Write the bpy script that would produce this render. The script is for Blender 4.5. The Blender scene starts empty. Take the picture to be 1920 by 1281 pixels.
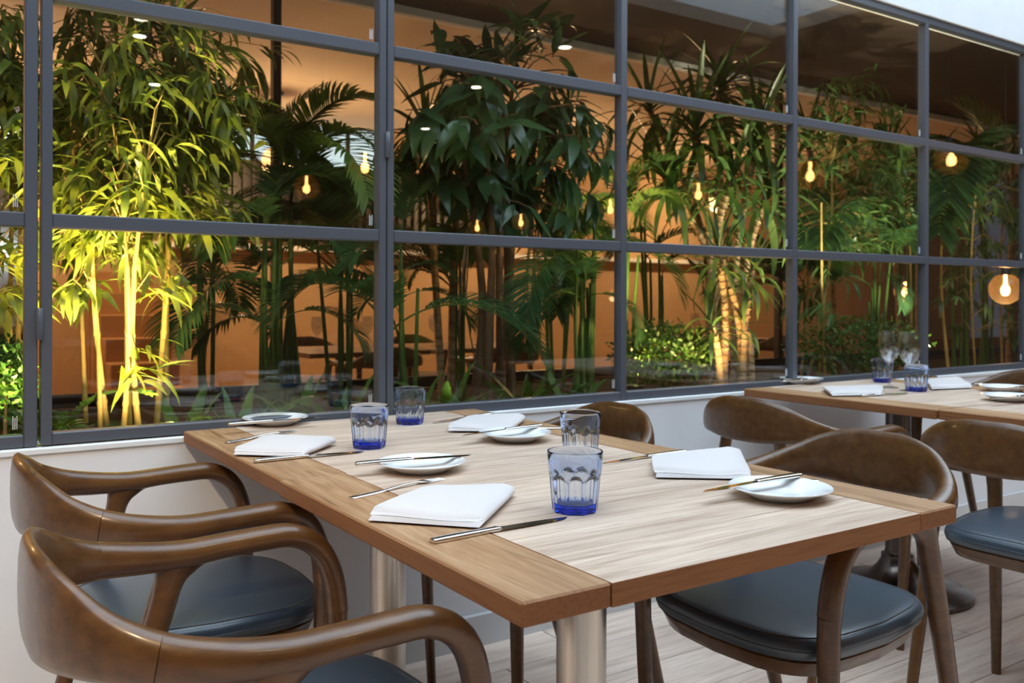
import bpy, math, random
import numpy as np
from mathutils import Matrix, Vector
R = random.Random(7)
PI = math.pi
C = bpy.context.scene.collection
sc = bpy.context.scene

# ------------------------------------------------------------------ camera
F, YAW, ROLL, HY, CH = 1678.0, math.radians(33.63), math.radians(.14), 560.4, 1.06
rt = np.array([math.cos(YAW), -math.sin(YAW), 0.]); up = np.array([0, 0, 1.]); fw = np.array([math.sin(YAW), math.cos(YAW), 0.])
rt2 = math.cos(ROLL)*rt + math.sin(ROLL)*up; up2 = -math.sin(ROLL)*rt + math.cos(ROLL)*up
cam_d = bpy.data.cameras.new('camera'); cam = bpy.data.objects.new('camera', cam_d); C.objects.link(cam)
cam_d.sensor_width = 36; cam_d.lens = F/1920*36; cam_d.shift_y = -(640.5-HY)/1920
cam_d.clip_start = .05
cam.matrix_world = Matrix((( rt2[0], up2[0], -fw[0], 0), (rt2[1], up2[1], -fw[1], 0), (rt2[2], up2[2], -fw[2], CH), (0, 0, 0, 1)))
cam_d.dof.use_dof = True; cam_d.dof.focus_distance = 1.42; cam_d.dof.aperture_fstop = 8.0
sc.camera = cam

def at(x, y, Y):
    """the point of the vertical plane Y seen at a pixel of the photograph"""
    d = fw + (x-960)/F*rt2 + (HY-y)/F*up2
    return Vector(d*(Y/d[1])) + Vector((0, 0, CH))

# ------------------------------------------------------------------ world, exposure
w = bpy.data.worlds.new('world'); sc.world = w; w.use_nodes = True
w.node_tree.nodes['Background'].inputs[0].default_value = (.55, .72, 1, 1)
w.node_tree.nodes['Background'].inputs[1].default_value = .6
vs = sc.view_settings
vs.view_transform = 'Standard'; vs.look = 'None'; vs.exposure = 0.12; vs.gamma = 1; vs.use_curve_mapping = False
sc.cycles.transparent_max_bounces = 24   # many panes of clear glass stand one behind another
SKYLIGHT = 3.8                 # radiance of the opal roof light over the window tables

FZ, TZ, SOIL = .03, .735, .58  # floor, table top, planting bed
YW, YG, YB = 2.272, 2.305, 8.0 # wall face, glass plane, back wall of the room beyond the garden
YF = 4.3                       # glazing on the garden's far side

# ------------------------------------------------------------------ materials
def mat(name, col=(.8, .8, .8), rough=.5, metal=0, spec=.5, coat=0, emit=None, es=0):
    m = bpy.data.materials.new(name); m.use_nodes = True
    b = m.node_tree.nodes['Principled BSDF']
    b.inputs['Base Color'].default_value = (*col, 1); b.inputs['Roughness'].default_value = rough
    b.inputs['Metallic'].default_value = metal; b.inputs['Specular IOR Level'].default_value = spec
    b.inputs['Coat Weight'].default_value = coat; b.inputs['Coat Roughness'].default_value = .15
    if emit:
        b.inputs['Emission Color'].default_value = (*emit, 1); b.inputs['Emission Strength'].default_value = es
    return m
def N(m, t, **k):
    n = m.node_tree.nodes.new(t)
    for a, v in k.items():
        if a in n.inputs: n.inputs[a].default_value = v
        else: setattr(n, a, v)
    return n
def L(m, a, b): m.node_tree.links.new(a, b)
def BS(m): return m.node_tree.nodes['Principled BSDF']
def ramp(m, stops):
    r = N(m, 'ShaderNodeValToRGB'); e = r.color_ramp.elements
    while len(e) < len(stops): e.new(.5)
    for q, (p, c) in zip(e, stops): q.position = p; q.color = (*c, 1)
    return r
def coords(m, scale, rnd=True):
    tc = N(m, 'ShaderNodeTexCoord'); mp = N(m, 'ShaderNodeMapping'); mp.inputs['Scale'].default_value = scale
    L(m, tc.outputs['Object'], mp.inputs['Vector'])
    if rnd:
        oi = N(m, 'ShaderNodeObjectInfo'); mu = N(m, 'ShaderNodeMath', operation='MULTIPLY'); mu.inputs[1].default_value = 37
        L(m, oi.outputs['Random'], mu.inputs[0])
        cb = N(m, 'ShaderNodeCombineXYZ'); [L(m, mu.outputs[0], cb.inputs[i]) for i in range(3)]
        L(m, cb.outputs[0], mp.inputs['Location'])
    return mp.outputs[0]
def mixc(m, fac, a, b, blend='MIX'):
    x = N(m, 'ShaderNodeMix', data_type='RGBA', blend_type=blend)
    for s, v in ((x.inputs[0], fac), (x.inputs[6], a), (x.inputs[7], b)):
        if hasattr(v, 'is_linked'): L(m, v, s)
        else: s.default_value = v if isinstance(v, float) else (*v, 1)
    return x.outputs[2]
def bump(m, h, st=.2, dist=.002):
    b = N(m, 'ShaderNodeBump'); b.inputs['Strength'].default_value = st; b.inputs['Distance'].default_value = dist
    L(m, h, b.inputs['Height']); L(m, b.outputs[0], BS(m).inputs['Normal'])

def wood(name, pale, mid, dark, side, rough=.55, gs=1.0):
    """board with the grain along local X: pale upward face, darker redder sides"""
    m = mat(name, mid, rough, spec=.35)
    g = N(m, 'ShaderNodeTexNoise', Scale=1.0, Detail=8.0, Roughness=.66, Distortion=1.1); L(m, coords(m, (3.2*gs, 40*gs, 40*gs)), g.inputs['Vector'])
    r = ramp(m, [(.30, dark), (.46, mid), (.62, pale)]); L(m, g.outputs['Fac'], r.inputs[0])
    f = N(m, 'ShaderNodeTexNoise', Scale=1.0, Detail=4.0, Roughness=.7); L(m, coords(m, (9*gs, 190*gs, 190*gs)), f.inputs['Vector'])
    fr = ramp(m, [(.30, (.45, .40, .36)), (.52, (1, 1, 1))]); L(m, f.outputs['Fac'], fr.inputs[0])
    c1 = mixc(m, .38, r.outputs[0], fr.outputs[0], 'MULTIPLY')
    b = N(m, 'ShaderNodeTexNoise', Scale=1.0, Detail=2.0); L(m, coords(m, (1.6*gs, 7*gs, 7*gs)), b.inputs['Vector'])
    br = ramp(m, [(.35, (.90, .875, .86)), (.65, (1.05, 1.04, 1.03))]); L(m, b.outputs['Fac'], br.inputs[0])
    c2 = mixc(m, 1.0, c1, br.outputs[0], 'MULTIPLY')
    tc = N(m, 'ShaderNodeTexCoord'); sp = N(m, 'ShaderNodeSeparateXYZ'); L(m, tc.outputs['Normal'], sp.inputs[0])
    mr = N(m, 'ShaderNodeMapRange'); mr.inputs['From Min'].default_value = .55; mr.inputs['From Max'].default_value = .95
    L(m, sp.outputs['Z'], mr.inputs['Value'])
    sd = mixc(m, .55, side, fr.outputs[0], 'MULTIPLY')
    L(m, mixc(m, mr.outputs[0], sd, c2), BS(m).inputs['Base Color'])  # faces turned up take the grain colours, the others the side colour
    bump(m, f.outputs['Fac'], .25, .0012)
    return m
M = {}
M['top'] = wood('pale teak', (.68, .545, .44), (.58, .445, .35), (.40, .285, .21), (.33, .135, .048))
M['end'] = wood('darker teak', (.47, .295, .165), (.37, .21, .105), (.21, .105, .045), (.30, .12, .045))
M['floor'] = wood('limed oak floor', (.86, .72, .62), (.77, .62, .52), (.60, .455, .37), (.4, .3, .24), .42, .6)
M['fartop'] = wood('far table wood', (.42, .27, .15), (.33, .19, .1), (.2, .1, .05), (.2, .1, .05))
def chairwood():
    m = mat('walnut stained beech', (.10, .045, .017), .36, spec=.5, coat=.40)
    g = N(m, 'ShaderNodeTexNoise', Scale=1.0, Detail=5.0, Roughness=.6); L(m, coords(m, (14, 60, 60)), g.inputs['Vector'])
    r = ramp(m, [(.3, (.072, .029, .008)), (.7, (.145, .062, .016))]); L(m, g.outputs['Fac'], r.inputs[0])
    L(m, r.outputs[0], BS(m).inputs['Base Color'])
    return m
M['chair'] = chairwood()
def leather():
    m = mat('black leather', (.036, .058, .085), .36, spec=.95, coat=.2)
    g = N(m, 'ShaderNodeTexNoise', Scale=260.0, Detail=3.0); L(m, coords(m, (1, 1, 1)), g.inputs['Vector']); bump(m, g.outputs['Fac'], .12, .001)
    return m
M['leather'] = leather(); M['stitch'] = mat('grey thread', (.10, .09, .085), .8)
def brushed(name, col, rough):
    m = mat(name, col, rough, 1)
    g = N(m, 'ShaderNodeTexNoise', Scale=1.0, Detail=3.0); L(m, coords(m, (60, 60, 2)), g.inputs['Vector'])
    r = ramp(m, [(.3, tuple(.75*c for c in col)), (.7, col)]); L(m, g.outputs['Fac'], r.inputs[0]); L(m, r.outputs[0], BS(m).inputs['Base Color'])
    return m
M['steel'] = brushed('brushed steel', (.72, .66, .60), .28); M['bronze'] = brushed('dark bronze', (.16, .13, .115), .26)
M['chrome'] = mat('polished steel', (.80, .78, .75), .10, 1)
M['china'] = mat('white porcelain', (.86, .87, .88), .12, spec=.5, coat=.3)
def linen():
    m = mat('white linen', (.67, .63, .625), .9, spec=.1)
    b = BS(m); b.inputs['Sheen Weight'].default_value = .2
    g = N(m, 'ShaderNodeTexNoise', Scale=420.0, Detail=2.0); L(m, coords(m, (1, 1, 1)), g.inputs['Vector']); bump(m, g.outputs['Fac'], .15, .0008)
    return m
M['linen'] = linen()
def absorb_glass(name, col, dens):
    m = bpy.data.materials.new(name); m.use_nodes = True; nt = m.node_tree; nt.nodes.remove(BS(m))
    g = N(m, 'ShaderNodeBsdfGlass', IOR=1.48, Roughness=0.0); g.inputs['Color'].default_value = (1, 1, 1, 1)
    o = nt.nodes['Material Output']; L(m, g.outputs[0], o.inputs['Surface'])
    if dens:
        a = N(m, 'ShaderNodeVolumeAbsorption', Density=dens); a.inputs['Color'].default_value = (*col, 1); L(m, a.outputs[0], o.inputs['Volume'])
    return m
M['blueglass'] = absorb_glass('blue pressed glass', (.10, .44, .98), 84.0)
def thin_glass(name, tint, r0, rough=0.0, k=.9):
    """thin clear sheet: passes light straight through and mirrors more the flatter it is seen"""
    m = bpy.data.materials.new(name); m.use_nodes = True; nt = m.node_tree; nt.nodes.remove(BS(m))
    t = N(m, 'ShaderNodeBsdfTransparent'); t.inputs[0].default_value = (*tint, 1)
    g = N(m, 'ShaderNodeBsdfGlossy'); g.inputs['Roughness'].default_value = rough
    lw = N(m, 'ShaderNodeLayerWeight'); p = N(m, 'ShaderNodeMath', operation='POWER'); p.inputs[1].default_value = 5; L(m, lw.outputs['Facing'], p.inputs[0])
    q = N(m, 'ShaderNodeMath', operation='MULTIPLY_ADD'); q.inputs[1].default_value = k; q.inputs[2].default_value = r0; L(m, p.outputs[0], q.inputs[0])
    x = N(m, 'ShaderNodeMixShader'); L(m, q.outputs[0], x.inputs[0]); L(m, t.outputs[0], x.inputs[1]); L(m, g.outputs[0], x.inputs[2])
    L(m, x.outputs[0], nt.nodes['Material Output'].inputs['Surface'])
    return m
M['pane'] = thin_glass('window glass', (.97, .985, .98), .058)
M['farpane'] = thin_glass('far window glass', (.97, .98, .975), .03)
M['wine'] = thin_glass('clear thin glass', (.95, .96, .97), .13)
def smoked():
    m = thin_glass('smoked globe glass', (.66, .50, .36), .06); nt = m.node_tree; o = nt.nodes['Material Output']; s = o.inputs['Surface'].links[0].from_socket
    t = N(m, 'ShaderNodeBsdfTranslucent'); t.inputs[0].default_value = (.9, .55, .25, 1); x = N(m, 'ShaderNodeMixShader'); x.inputs[0].default_value = .06
    L(m, s, x.inputs[1]); L(m, t.outputs[0], x.inputs[2]); L(m, x.outputs[0], o.inputs['Surface']); return m
M['smoke'] = smoked()
M['frame'] = mat('grey painted steel', (.088, .095, .115), .34, spec=.5)
M['blackmetal'] = mat('black painted metal', (.018, .018, .02), .4)
def plaster(name, col, rough=.85):
    m = mat(name, col, rough, spec=.25)
    g = N(m, 'ShaderNodeTexNoise', Scale=9.0, Detail=5.0); L(m, coords(m, (1, 1, 1), False), g.inputs['Vector'])
    r = ramp(m, [(.3, tuple(.95*c for c in col)), (.7, col)]); L(m, g.outputs['Fac'], r.inputs[0]); L(m, r.outputs[0], BS(m).inputs['Base Color'])
    bump(m, g.outputs['Fac'], .05, .002)
    return m
M['wall'] = plaster('warm white paint', (.82, .825, .86)); M['white'] = plaster('white paint', (.80, .815, .83))
M['base'] = plaster('grey white gloss paint', (.66, .66, .67), .4)
M['ceil'] = plaster('taupe ceiling paint', (.30, .24, .19)); M['dark'] = plaster('dark brown paint', (.075, .055, .042))
M['tan'] = plaster('tan plaster', (.56, .38, .22)); M['tanceil'] = plaster('tan ceiling', (.58, .47, .36))
M['step'] = plaster('tan timber', (.45, .24, .10), .5)
M['soil'] = plaster('dark soil', (.03, .022, .015), .95)
M['slat'] = mat('dark stained slat', (.022, .018, .016), .5)
M['roomwall'] = plaster('dim room wall', (.38, .30, .24))
def emit(name, col, st):
    m = bpy.data.materials.new(name); m.use_nodes = True; nt = m.node_tree; nt.nodes.remove(BS(m))
    e = N(m, 'ShaderNodeEmission', Strength=st); e.inputs[0].default_value = (*col, 1); L(m, e.outputs[0], nt.nodes['Material Output'].inputs['Surface'])
    return m
M['sky'] = emit('opal roof light', (.69, .855, 1.0), SKYLIGHT)
M['bulb'] = emit('glowing filament bulb', (1.0, .56, .20), 55); M['lens'] = emit('downlight lens', (1.0, .84, .62), 40)
M['strip'] = emit('fluorescent strip', (.85, .95, 1.0), 9); M['reflday'] = emit('reflected daylight glow', (.80, .93, .95), 1.0)  # the second glow imitates mirrored daylight, no window stands there
M['uplens'] = emit('uplight lens', (1.0, .80, .40), 20)
def leafmat(name, a, b, rough=.38, tr=.35, spec=.5):
    m = bpy.data.materials.new(name); m.use_nodes = True; p = BS(m)
    oi = N(m, 'ShaderNodeObjectInfo'); g = N(m, 'ShaderNodeTexNoise', Scale=7.0, Detail=3.0)
    tc = N(m, 'ShaderNodeNewGeometry'); L(m, tc.outputs['Position'], g.inputs['Vector'])
    r = ramp(m, [(.33, a), (.67, b)]); L(m, g.outputs['Fac'], r.inputs[0])
    mr = N(m, 'ShaderNodeMapRange'); mr.inputs['To Min'].default_value = .7; mr.inputs['To Max'].default_value = 1.25
    L(m, tc.outputs['Random Per Island'], mr.inputs['Value'])
    c = mixc(m, 1.0, r.outputs[0], mr.outputs[0], 'MULTIPLY')
    L(m, c, p.inputs['Base Color']); p.inputs['Roughness'].default_value = rough; p.inputs['Specular IOR Level'].default_value = spec
    t = N(m, 'ShaderNodeBsdfTranslucent'); L(m, mixc(m, 1.0, c, (1.15, 1.05, .5), 'MULTIPLY'), t.inputs[0])
    x = N(m, 'ShaderNodeMixShader'); x.inputs[0].default_value = tr
    L(m, p.outputs[0], x.inputs[1]); L(m, t.outputs[0], x.inputs[2]); L(m, x.outputs[0], m.node_tree.nodes['Material Output'].inputs['Surface'])
    return m
M['l_bamboo'] = leafmat('bamboo leaf', (.085, .15, .03), (.26, .30, .06))
M['l_bamboo2'] = leafmat('green bamboo leaf', (.06, .15, .05), (.17, .30, .09))
M['l_palm'] = leafmat('palm leaf', (.035, .11, .045), (.085, .19, .065), .32, .25, .6)
M['l_palmy'] = leafmat('bright palm leaf', (.11, .22, .05), (.22, .34, .09), .4, .35)
M['l_ficus'] = leafmat('dark glossy leaf', (.03, .085, .04), (.065, .155, .06), .26, .2, .7)
M['l_drac'] = leafmat('strap leaf', (.045, .11, .035), (.12, .19, .05), .35, .25)
M['l_box'] = leafmat('boxwood leaf', (.03, .10, .02), (.10, .21, .03), .4, .2)
M['l_fern'] = leafmat('fern leaf', (.05, .14, .03), (.11, .23, .04), .4, .3)
def bark(name, a, b, sz):
    m = mat(name, a, .75, spec=.2)
    g = N(m, 'ShaderNodeTexNoise', Scale=1.0, Detail=4.0); L(m, coords(m, sz, False), g.inputs['Vector'])
    r = ramp(m, [(.35, a), (.65, b)]); L(m, g.outputs['Fac'], r.inputs[0]); L(m, r.outputs[0], BS(m).inputs['Base Color']); bump(m, g.outputs['Fac'], .5, .006)
    return m
M['culm'] = bark('yellow bamboo cane', (.36, .25, .07), (.55, .40, .14), (30, 30, 4))
M['bark'] = bark('grey brown bark', (.13, .075, .04), (.26, .16, .09), (25, 25, 5))
M['cane'] = bark('ringed tan cane', (.30, .18, .09), (.52, .36, .20), (20, 20, 40))
M['petiole'] = mat('green petiole', (.07, .15, .025), .45)

# ------------------------------------------------------------------ mesh helpers
class MB:
    def __init__(s): s.v = []; s.f = []
    def add(s, v, f):
        o = len(s.v); s.v += [tuple(p) for p in v]; s.f += [tuple(i+o for i in q) for q in f]; return s
    def box(s, x0, x1, y0, y1, z0, z1, b=0.0):
        if b <= 0:
            v = [(x, y, z) for z in (z0, z1) for y in (y0, y1) for x in (x0, x1)]
            return s.add(v, [(0, 2, 3, 1), (4, 5, 7, 6), (0, 1, 5, 4), (2, 6, 7, 3), (0, 4, 6, 2), (1, 3, 7, 5)])
        V = []; F_ = []                         # chamfered box
        lo, hi = (x0, y0, z0), (x1, y1, z1); idx = {}
        for k in range(8):
            c = [hi[a] if k >> a & 1 else lo[a] for a in range(3)]
            for a in range(3):
                p = list(c)
                for e in range(3):
                    if e != a: p[e] += (-b if k >> e & 1 else b)
                idx[k, a] = len(V); V.append(p)
        for a in range(3):
            e, g = (a+1) % 3, (a+2) % 3
            for sgn in (0, 1):
                ks = [(sgn << a) | (i << e) | (j << g) for i, j in ((0, 0), (1, 0), (1, 1), (0, 1))]
                q = [idx[k, a] for k in ks]; F_.append(q if sgn else q[::-1])
            for i in (0, 1):
                for j in (0, 1):
                    k0 = (i << e) | (j << g); k1 = k0 | (1 << a)
                    q = [idx[k0, e], idx[k1, e], idx[k1, g], idx[k0, g]]; F_.append(q if i != j else q[::-1])
        for k in range(8):
            q = [idx[k, 0], idx[k, 1], idx[k, 2]]; n = sum(k >> a & 1 for a in range(3)); F_.append(q if n % 2 else q[::-1])
        return s.add(V, F_)
    def lathe(s, prof, n=24, c=(0, 0, 0)):
        rows = []; V = []
        for r, z in prof:
            if r < 1e-6: rows.append([len(V)]); V.append((c[0], c[1], c[2]+z))
            else:
                rows.append(list(range(len(V), len(V)+n)))
                V += [(c[0]+r*math.cos(2*PI*i/n), c[1]+r*math.sin(2*PI*i/n), c[2]+z) for i in range(n)]
        Fc = []
        for a, b in zip(rows, rows[1:]):
            for i in range(n):
                j = (i+1) % n
                if len(a) == 1 and len(b) == 1: continue
                if len(a) == 1: Fc.append((a[0], b[j], b[i]))
                elif len(b) == 1: Fc.append((a[i], a[j], b[0]))
                else: Fc.append((a[i], a[j], b[j], b[i]))
        return s.add(V, Fc)
    def sweep(s, pts, ns=None, hw=.01, hh=.01, n=10, pw=2.0, cap=True):
        """tube along pts; ns = side axis for each point, hw / hh half sizes along it and across it"""
        m = len(pts); P = [Vector(p) for p in pts]; V = []; Fc = []
        hw = hw if isinstance(hw, (list, tuple)) else [hw]*m; hh = hh if isinstance(hh, (list, tuple)) else [hh]*m
        ref = None
        for i in range(m):
            t = (P[min(i+1, m-1)]-P[max(i-1, 0)]).normalized()
            if ns is not None: a = Vector(ns[i])
            else:
                if ref is None: ref = Vector((1, 0, 0)) if abs(t.x) < .8 else Vector((0, 1, 0))
                a = ref
            a = (a - t*a.dot(t)).normalized(); ref = a; b = t.cross(a)
            for k in range(n):
                th = 2*PI*k/n; cx, sx = math.cos(th), math.sin(th)
                cx = math.copysign(abs(cx)**(2/pw), cx); sx = math.copysign(abs(sx)**(2/pw), sx)
                V.append(P[i] + a*(hw[i]*cx) + b*(hh[i]*sx))
        for i in range(m-1):
            for k in range(n):
                j = (k+1) % n; Fc.append((i*n+k, i*n+j, (i+1)*n+j, (i+1)*n+k))
        if cap: Fc += [tuple(range(n))[::-1], tuple(range((m-1)*n, m*n))]
        return s.add(V, Fc)
    def mesh(s, name, m, smooth=False, angle=None):
        me = bpy.data.meshes.new(name); me.from_pydata(s.v, [], s.f); me.materials.append(m)
        if smooth:
            me.polygons.foreach_set('use_smooth', [True]*len(me.polygons))
            if angle: me.set_sharp_from_angle(angle=math.radians(angle))
        me.update(); return me
    def build(s, name, m, parent=None, smooth=False, angle=None, loc=None):
        return link(name, s.mesh(name, m, smooth, angle), parent, loc)
def link(name, me, parent=None, loc=None, matrix=None):
    o = bpy.data.objects.new(name, me); C.objects.link(o)
    if parent is not None: o.parent = parent
    if loc is not None: o.location = loc
    if matrix is not None: o.matrix_local = matrix
    return o
def tag(o, label=None, cat=None, group=None, kind=None):
    for k, v in (('label', label), ('category', cat), ('group', group), ('kind', kind)):
        if v: o[k] = v
    return o
def thing(name, label, cat, loc=(0, 0, 0), rz=0, group=None):
    o = link(name, None, None, loc); o.rotation_euler.z = rz; return tag(o, label, cat, group)
def struct(o, label, cat=None): return tag(o, label, cat, None, 'structure')
def dup(o, parent=None):
    c = o.copy(); C.objects.link(c); c.parent = parent
    for ch in o.children: dup(ch, c)
    return c
def spline(keys, n):
    """Catmull-Rom through rows of numbers"""
    K = np.array(keys, float); out = []
    m = len(K)-1
    for i in range(m):
        p0, p1, p2, p3 = K[max(i-1, 0)], K[i], K[i+1], K[min(i+2, m)]
        for j in range(n):
            t = j/n; out.append(.5*((2*p1)+(-p0+p2)*t+(2*p0-5*p1+4*p2-p3)*t*t+(-p0+3*p1-3*p2+p3)*t**3))
    out.append(K[-1]); return np.array(out)
def light(name, typ, loc, energy, col, parent=None, aim=None, size=.05, spot=None, blend=.6):
    d = bpy.data.lights.new(name, typ); d.energy = energy; d.color = col
    if typ in ('POINT', 'SPOT'): d.shadow_soft_size = size
    if typ == 'SPOT': d.spot_size = math.radians(spot or 90); d.spot_blend = blend
    o = bpy.data.objects.new(name, d); C.objects.link(o); o.parent = parent; o.location = loc
    if aim is not None: o.rotation_euler = Vector(aim).to_track_quat('-Z', 'Y').to_euler()
    return o
# ------------------------------------------------------------------ the room
XL, XR, Y0, CZ = -3.2, 11.0, -9.0, 3.2
fl = MB().box(XL, XR, Y0, YW+.1, FZ-.08, FZ-.004).build('floor', M['floor']); struct(fl, 'pale limed oak plank floor under the dining tables', 'floor')
PW, PL = .19, 1.45
plank_me = MB().box(0, PL-.002, 0, PW-.0015, -.02, 0, .0012).mesh('floor_plank', M['floor'])
for i in range(15):
    off = R.uniform(-PL, 0)
    for j in range(6):
        link('floor_plank', plank_me, fl, (off+j*PL-.3, YW-.002-(i+1)*PW, FZ))
YWB = YW+.12
wl = MB().box(XL, XR, YW, YWB, FZ-.08, .716).build('wall_front', M['wall']); struct(wl, 'low warm white wall under the steel windows', 'wall')
wu = MB().box(XL, XR, YW, YWB, 2.318, 3.9).build('wall_front_upper', M['white']); struct(wu, 'white wall above the steel windows', 'wall')
tr = MB().box(XL, XR, YW-.006, YWB, .706, .720, .002).build('trim_1', M['white']); struct(tr, 'thin white ledge under the window frames', 'trim')
bb = MB().box(XL, XR, YW-.014, YW-.001, FZ-.003, FZ+.095, .003).build('baseboard_front', M['base']); struct(bb, 'grey white baseboard along the window wall', 'baseboard')
for nm, a, lab in (('wall_left', (XL-.1, XL, Y0, YWB, FZ-.08, 3.9), 'dim taupe wall at the left end of the dining room'), ('wall_right', (XR, XR+.1, Y0, YWB, FZ-.08, 3.9), 'dim taupe wall at the right end of the dining room'),
                   ('wall_back', (XL, XR, Y0-.1, Y0, FZ-.08, 3.9), 'dim taupe wall across the back of the dining room')):
    struct(MB().box(*a).build(nm, M['roomwall']), lab, 'wall')
SX0, SX1, SY0, SY1 = -1.7, 5.82, -.30, YW-.001
c = MB().box(XL, XR, Y0, SY0, CZ, CZ+.1).box(XL, SX0, SY0, YW, CZ, CZ+.1).box(SX1, XR, SY0, YW, CZ, CZ+.1)
struct(c.build('ceiling', M['ceil']), 'taupe dining room ceiling around the roof light', 'ceiling')
# the roof light over the window tables: white well, opal glazing, bars
rl = struct(thing('window_5', None, 'window', (0, 0, 0)), 'long opal roof light over the window tables', 'window')
MB().box(SX0-.04, SX0, SY0, SY1, CZ+.1, CZ+.42).box(SX1, SX1+.04, SY0, SY1, CZ+.1, CZ+.42).box(SX0-.04, SX1+.04, SY0-.04, SY0, CZ+.1, CZ+.42).build('roof_light_well', M['white'], rl)
MB().box(SX0, SX1, SY0, SY1, CZ+.34, CZ+.35).build('opal_pane', M['sky'], rl)
bar = MB().box(-.02, .02, SY0, SY1, CZ+.30, CZ+.339, .004).mesh('glazing_bar', M['white'])
for i in range(1, 6): link('glazing_bar', bar, rl, (SX0+i*(SX1-SX0)/6, 0, 0))

# ------------------------------------------------------------------ the steel windows
ZB, Z1, Z2, ZT = .750, 1.236, 1.757, 2.285
def mark_mesh():
    m = MB()
    for i, (a, b) in enumerate(((0, .030), (.004, .026), (.008, .030))): m.box(-a-.0016, -a, -.0006, 0, 0, b)
    return m.mesh('etched_mark', M['white'])
MARK = mark_mesh()
def bars(win, posts, transoms, zlo, zhi, y0, y1):
    for a, b in posts: MB().box(a, b, y0, y1, zlo, zhi, .0025).build('post', M['frame'], win)
    for (xa, xb, za, zb) in transoms: MB().box(xa, xb, y0+.001, y1-.001, za, zb, .0025).build('transom', M['frame'], win)
def pane(win, x0, x1, z0, z1, mk=True):
    p = MB().box(x0-.004, x1+.004, YG, YG+.006, z0-.004, z1+.004).build('pane', M['pane'], win)
    if mk: link('etched_mark', MARK, p, (x1-.012, YG-.0008, z0+.012))
YA, YC = YW+.012, YW+.052
HT = .0165
w1 = struct(thing('window_1', None, 'window'), 'steel framed window left of the hinged window', 'window')
bars(w1, [(-1.10, -1.07), (.202, .2285)], [(-1.07, .202, Z1-HT, Z1+HT), (-1.07, .202, Z2-HT, Z2+HT), (-1.07, .202, .722, ZB), (-1.07, .202, ZT, 2.317)], .722, 2.317, YA, YC)
for za, zb in ((ZB, Z1-HT), (Z1+HT, Z2-HT), (Z2+HT, ZT)): pane(w1, -1.07, .202, za, zb)
w2 = struct(thing('window_2', None, 'window'), 'hinged steel window between two slim posts behind the nearest table', 'window')
bars(w2, [(.2350, .2580), (1.0740, 1.0950)], [(.2580, 1.0740, Z1-HT, Z1+HT), (.2580, 1.0740, Z2-HT, Z2+HT), (.2580, 1.0740, .724, ZB+.001), (.2580, 1.0740, ZT, 2.315)], .724, 2.315, YA-.002, YC-.002)
for za, zb in ((ZB, Z1-HT), (Z1+HT, Z2-HT), (Z2+HT, ZT)): pane(w2, .2580, 1.0740, za, zb)
for hx, hz in ((.2318, 1.0), (.2318, 2.05), (1.0968, 1.49)):
    MB().lathe([(0, -.036), (.006, -.036), (.0075, -.034), (.0075, .034), (.006, .036), (0, .036)], 12, (hx, YA-.005, hz)).build('hinge', M['frame'], w2, True, 40)
w3 = struct(thing('window_3', None, 'window'), 'long fixed steel window grid of fifteen panes to the right', 'window')
PX = [1.109, 1.970, 2.842, 3.730, 4.602, 5.47]; pw = .0125
posts = [(x-(.0105 if i == 0 else pw), x+(.0105 if i == 0 else pw)) for i, x in enumerate(PX)]
tt = []
for i in range(5):
    a, b = posts[i][1], posts[i+1][0]
    tt += [(a, b, Z1-HT, Z1+HT), (a, b, Z2-HT, Z2+HT), (a, b, .722, ZB), (a, b, ZT, 2.317)]
    for za, zb in ((ZB, Z1-HT), (Z1+HT, Z2-HT), (Z2+HT, ZT)): pane(w3, a, b, za, zb)
bars(w3, posts, tt, .722, 2.317, YA, YC)
struct(MB().box(5.4825, XR, YW+.0, YWB, .720, 2.318).build('wall_front_end', M['white']), 'white wall beyond the last steel window', 'wall')
struct(MB().box(XL, -1.10, YW+.0, YWB, .720, 2.318).build('wall_front_corner', M['white']), 'white wall before the first steel window', 'wall')

# ------------------------------------------------------------------ the planted court and the room beyond it
GX0, GX1 = -5.0, 12.0
struct(MB().box(GX0, GX1, YWB, YF-.03, FZ-.08, SOIL).build('planting_bed', M['soil']), 'raised bed of dark soil between the two glazed walls', 'planting bed')
struct(MB().box(GX0, GX1, YWB, YF+.06, 2.62, 2.76).build('ceiling_court', M['dark']), 'dark brown ceiling over the planted court', 'ceiling')
struct(MB().box(GX0-.1, GX0, YWB, YB, FZ-.08, 2.76).build('wall_court_left', M['dark']), 'dark wall at the left end of the planted court', 'wall')
struct(MB().box(GX1, GX1+.1, YWB, YB, FZ-.08, 2.76).build('wall_court_right', M['dark']), 'dark wall at the right end of the planted court', 'wall')
w4 = struct(thing('window_4', None, 'window'), 'frameless glazed wall with black posts on the far side of the court', 'window')
hx = at(518, 200, YF).x
for dx in (-3.6, 0, 3.7, 7.2): MB().box(hx+dx-.02, hx+dx+.02, YF-.02, YF+.03, SOIL, 2.62, .003).build('post', M['blackmetal'], w4)
MB().box(GX0, GX1, YF-.022, YF+.032, 2.575, 2.619, .003).build('head_rail', M['white'], w4)  # rail coloured white to imitate daylight reflecting along it
MB().box(GX0, GX1, YF-.022, YF+.032, SOIL, SOIL+.06, .003).build('bottom_rail', M['blackmetal'], w4)
xs = [hx-3.58]
for k in range(3): xs += [hx+k*3.6-3.6+1.2, hx+k*3.6-3.6+2.4, hx+k*3.65]
xs = sorted(set(round(x, 3) for x in xs))
xs = [hx-3.6, hx-2.4, hx-1.2, hx, at(612, 300, YF).x, at(815, 300, YF).x, at(1008, 60, YF).x, hx+3.7, hx+4.9, hx+6.0, hx+7.2]
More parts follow.
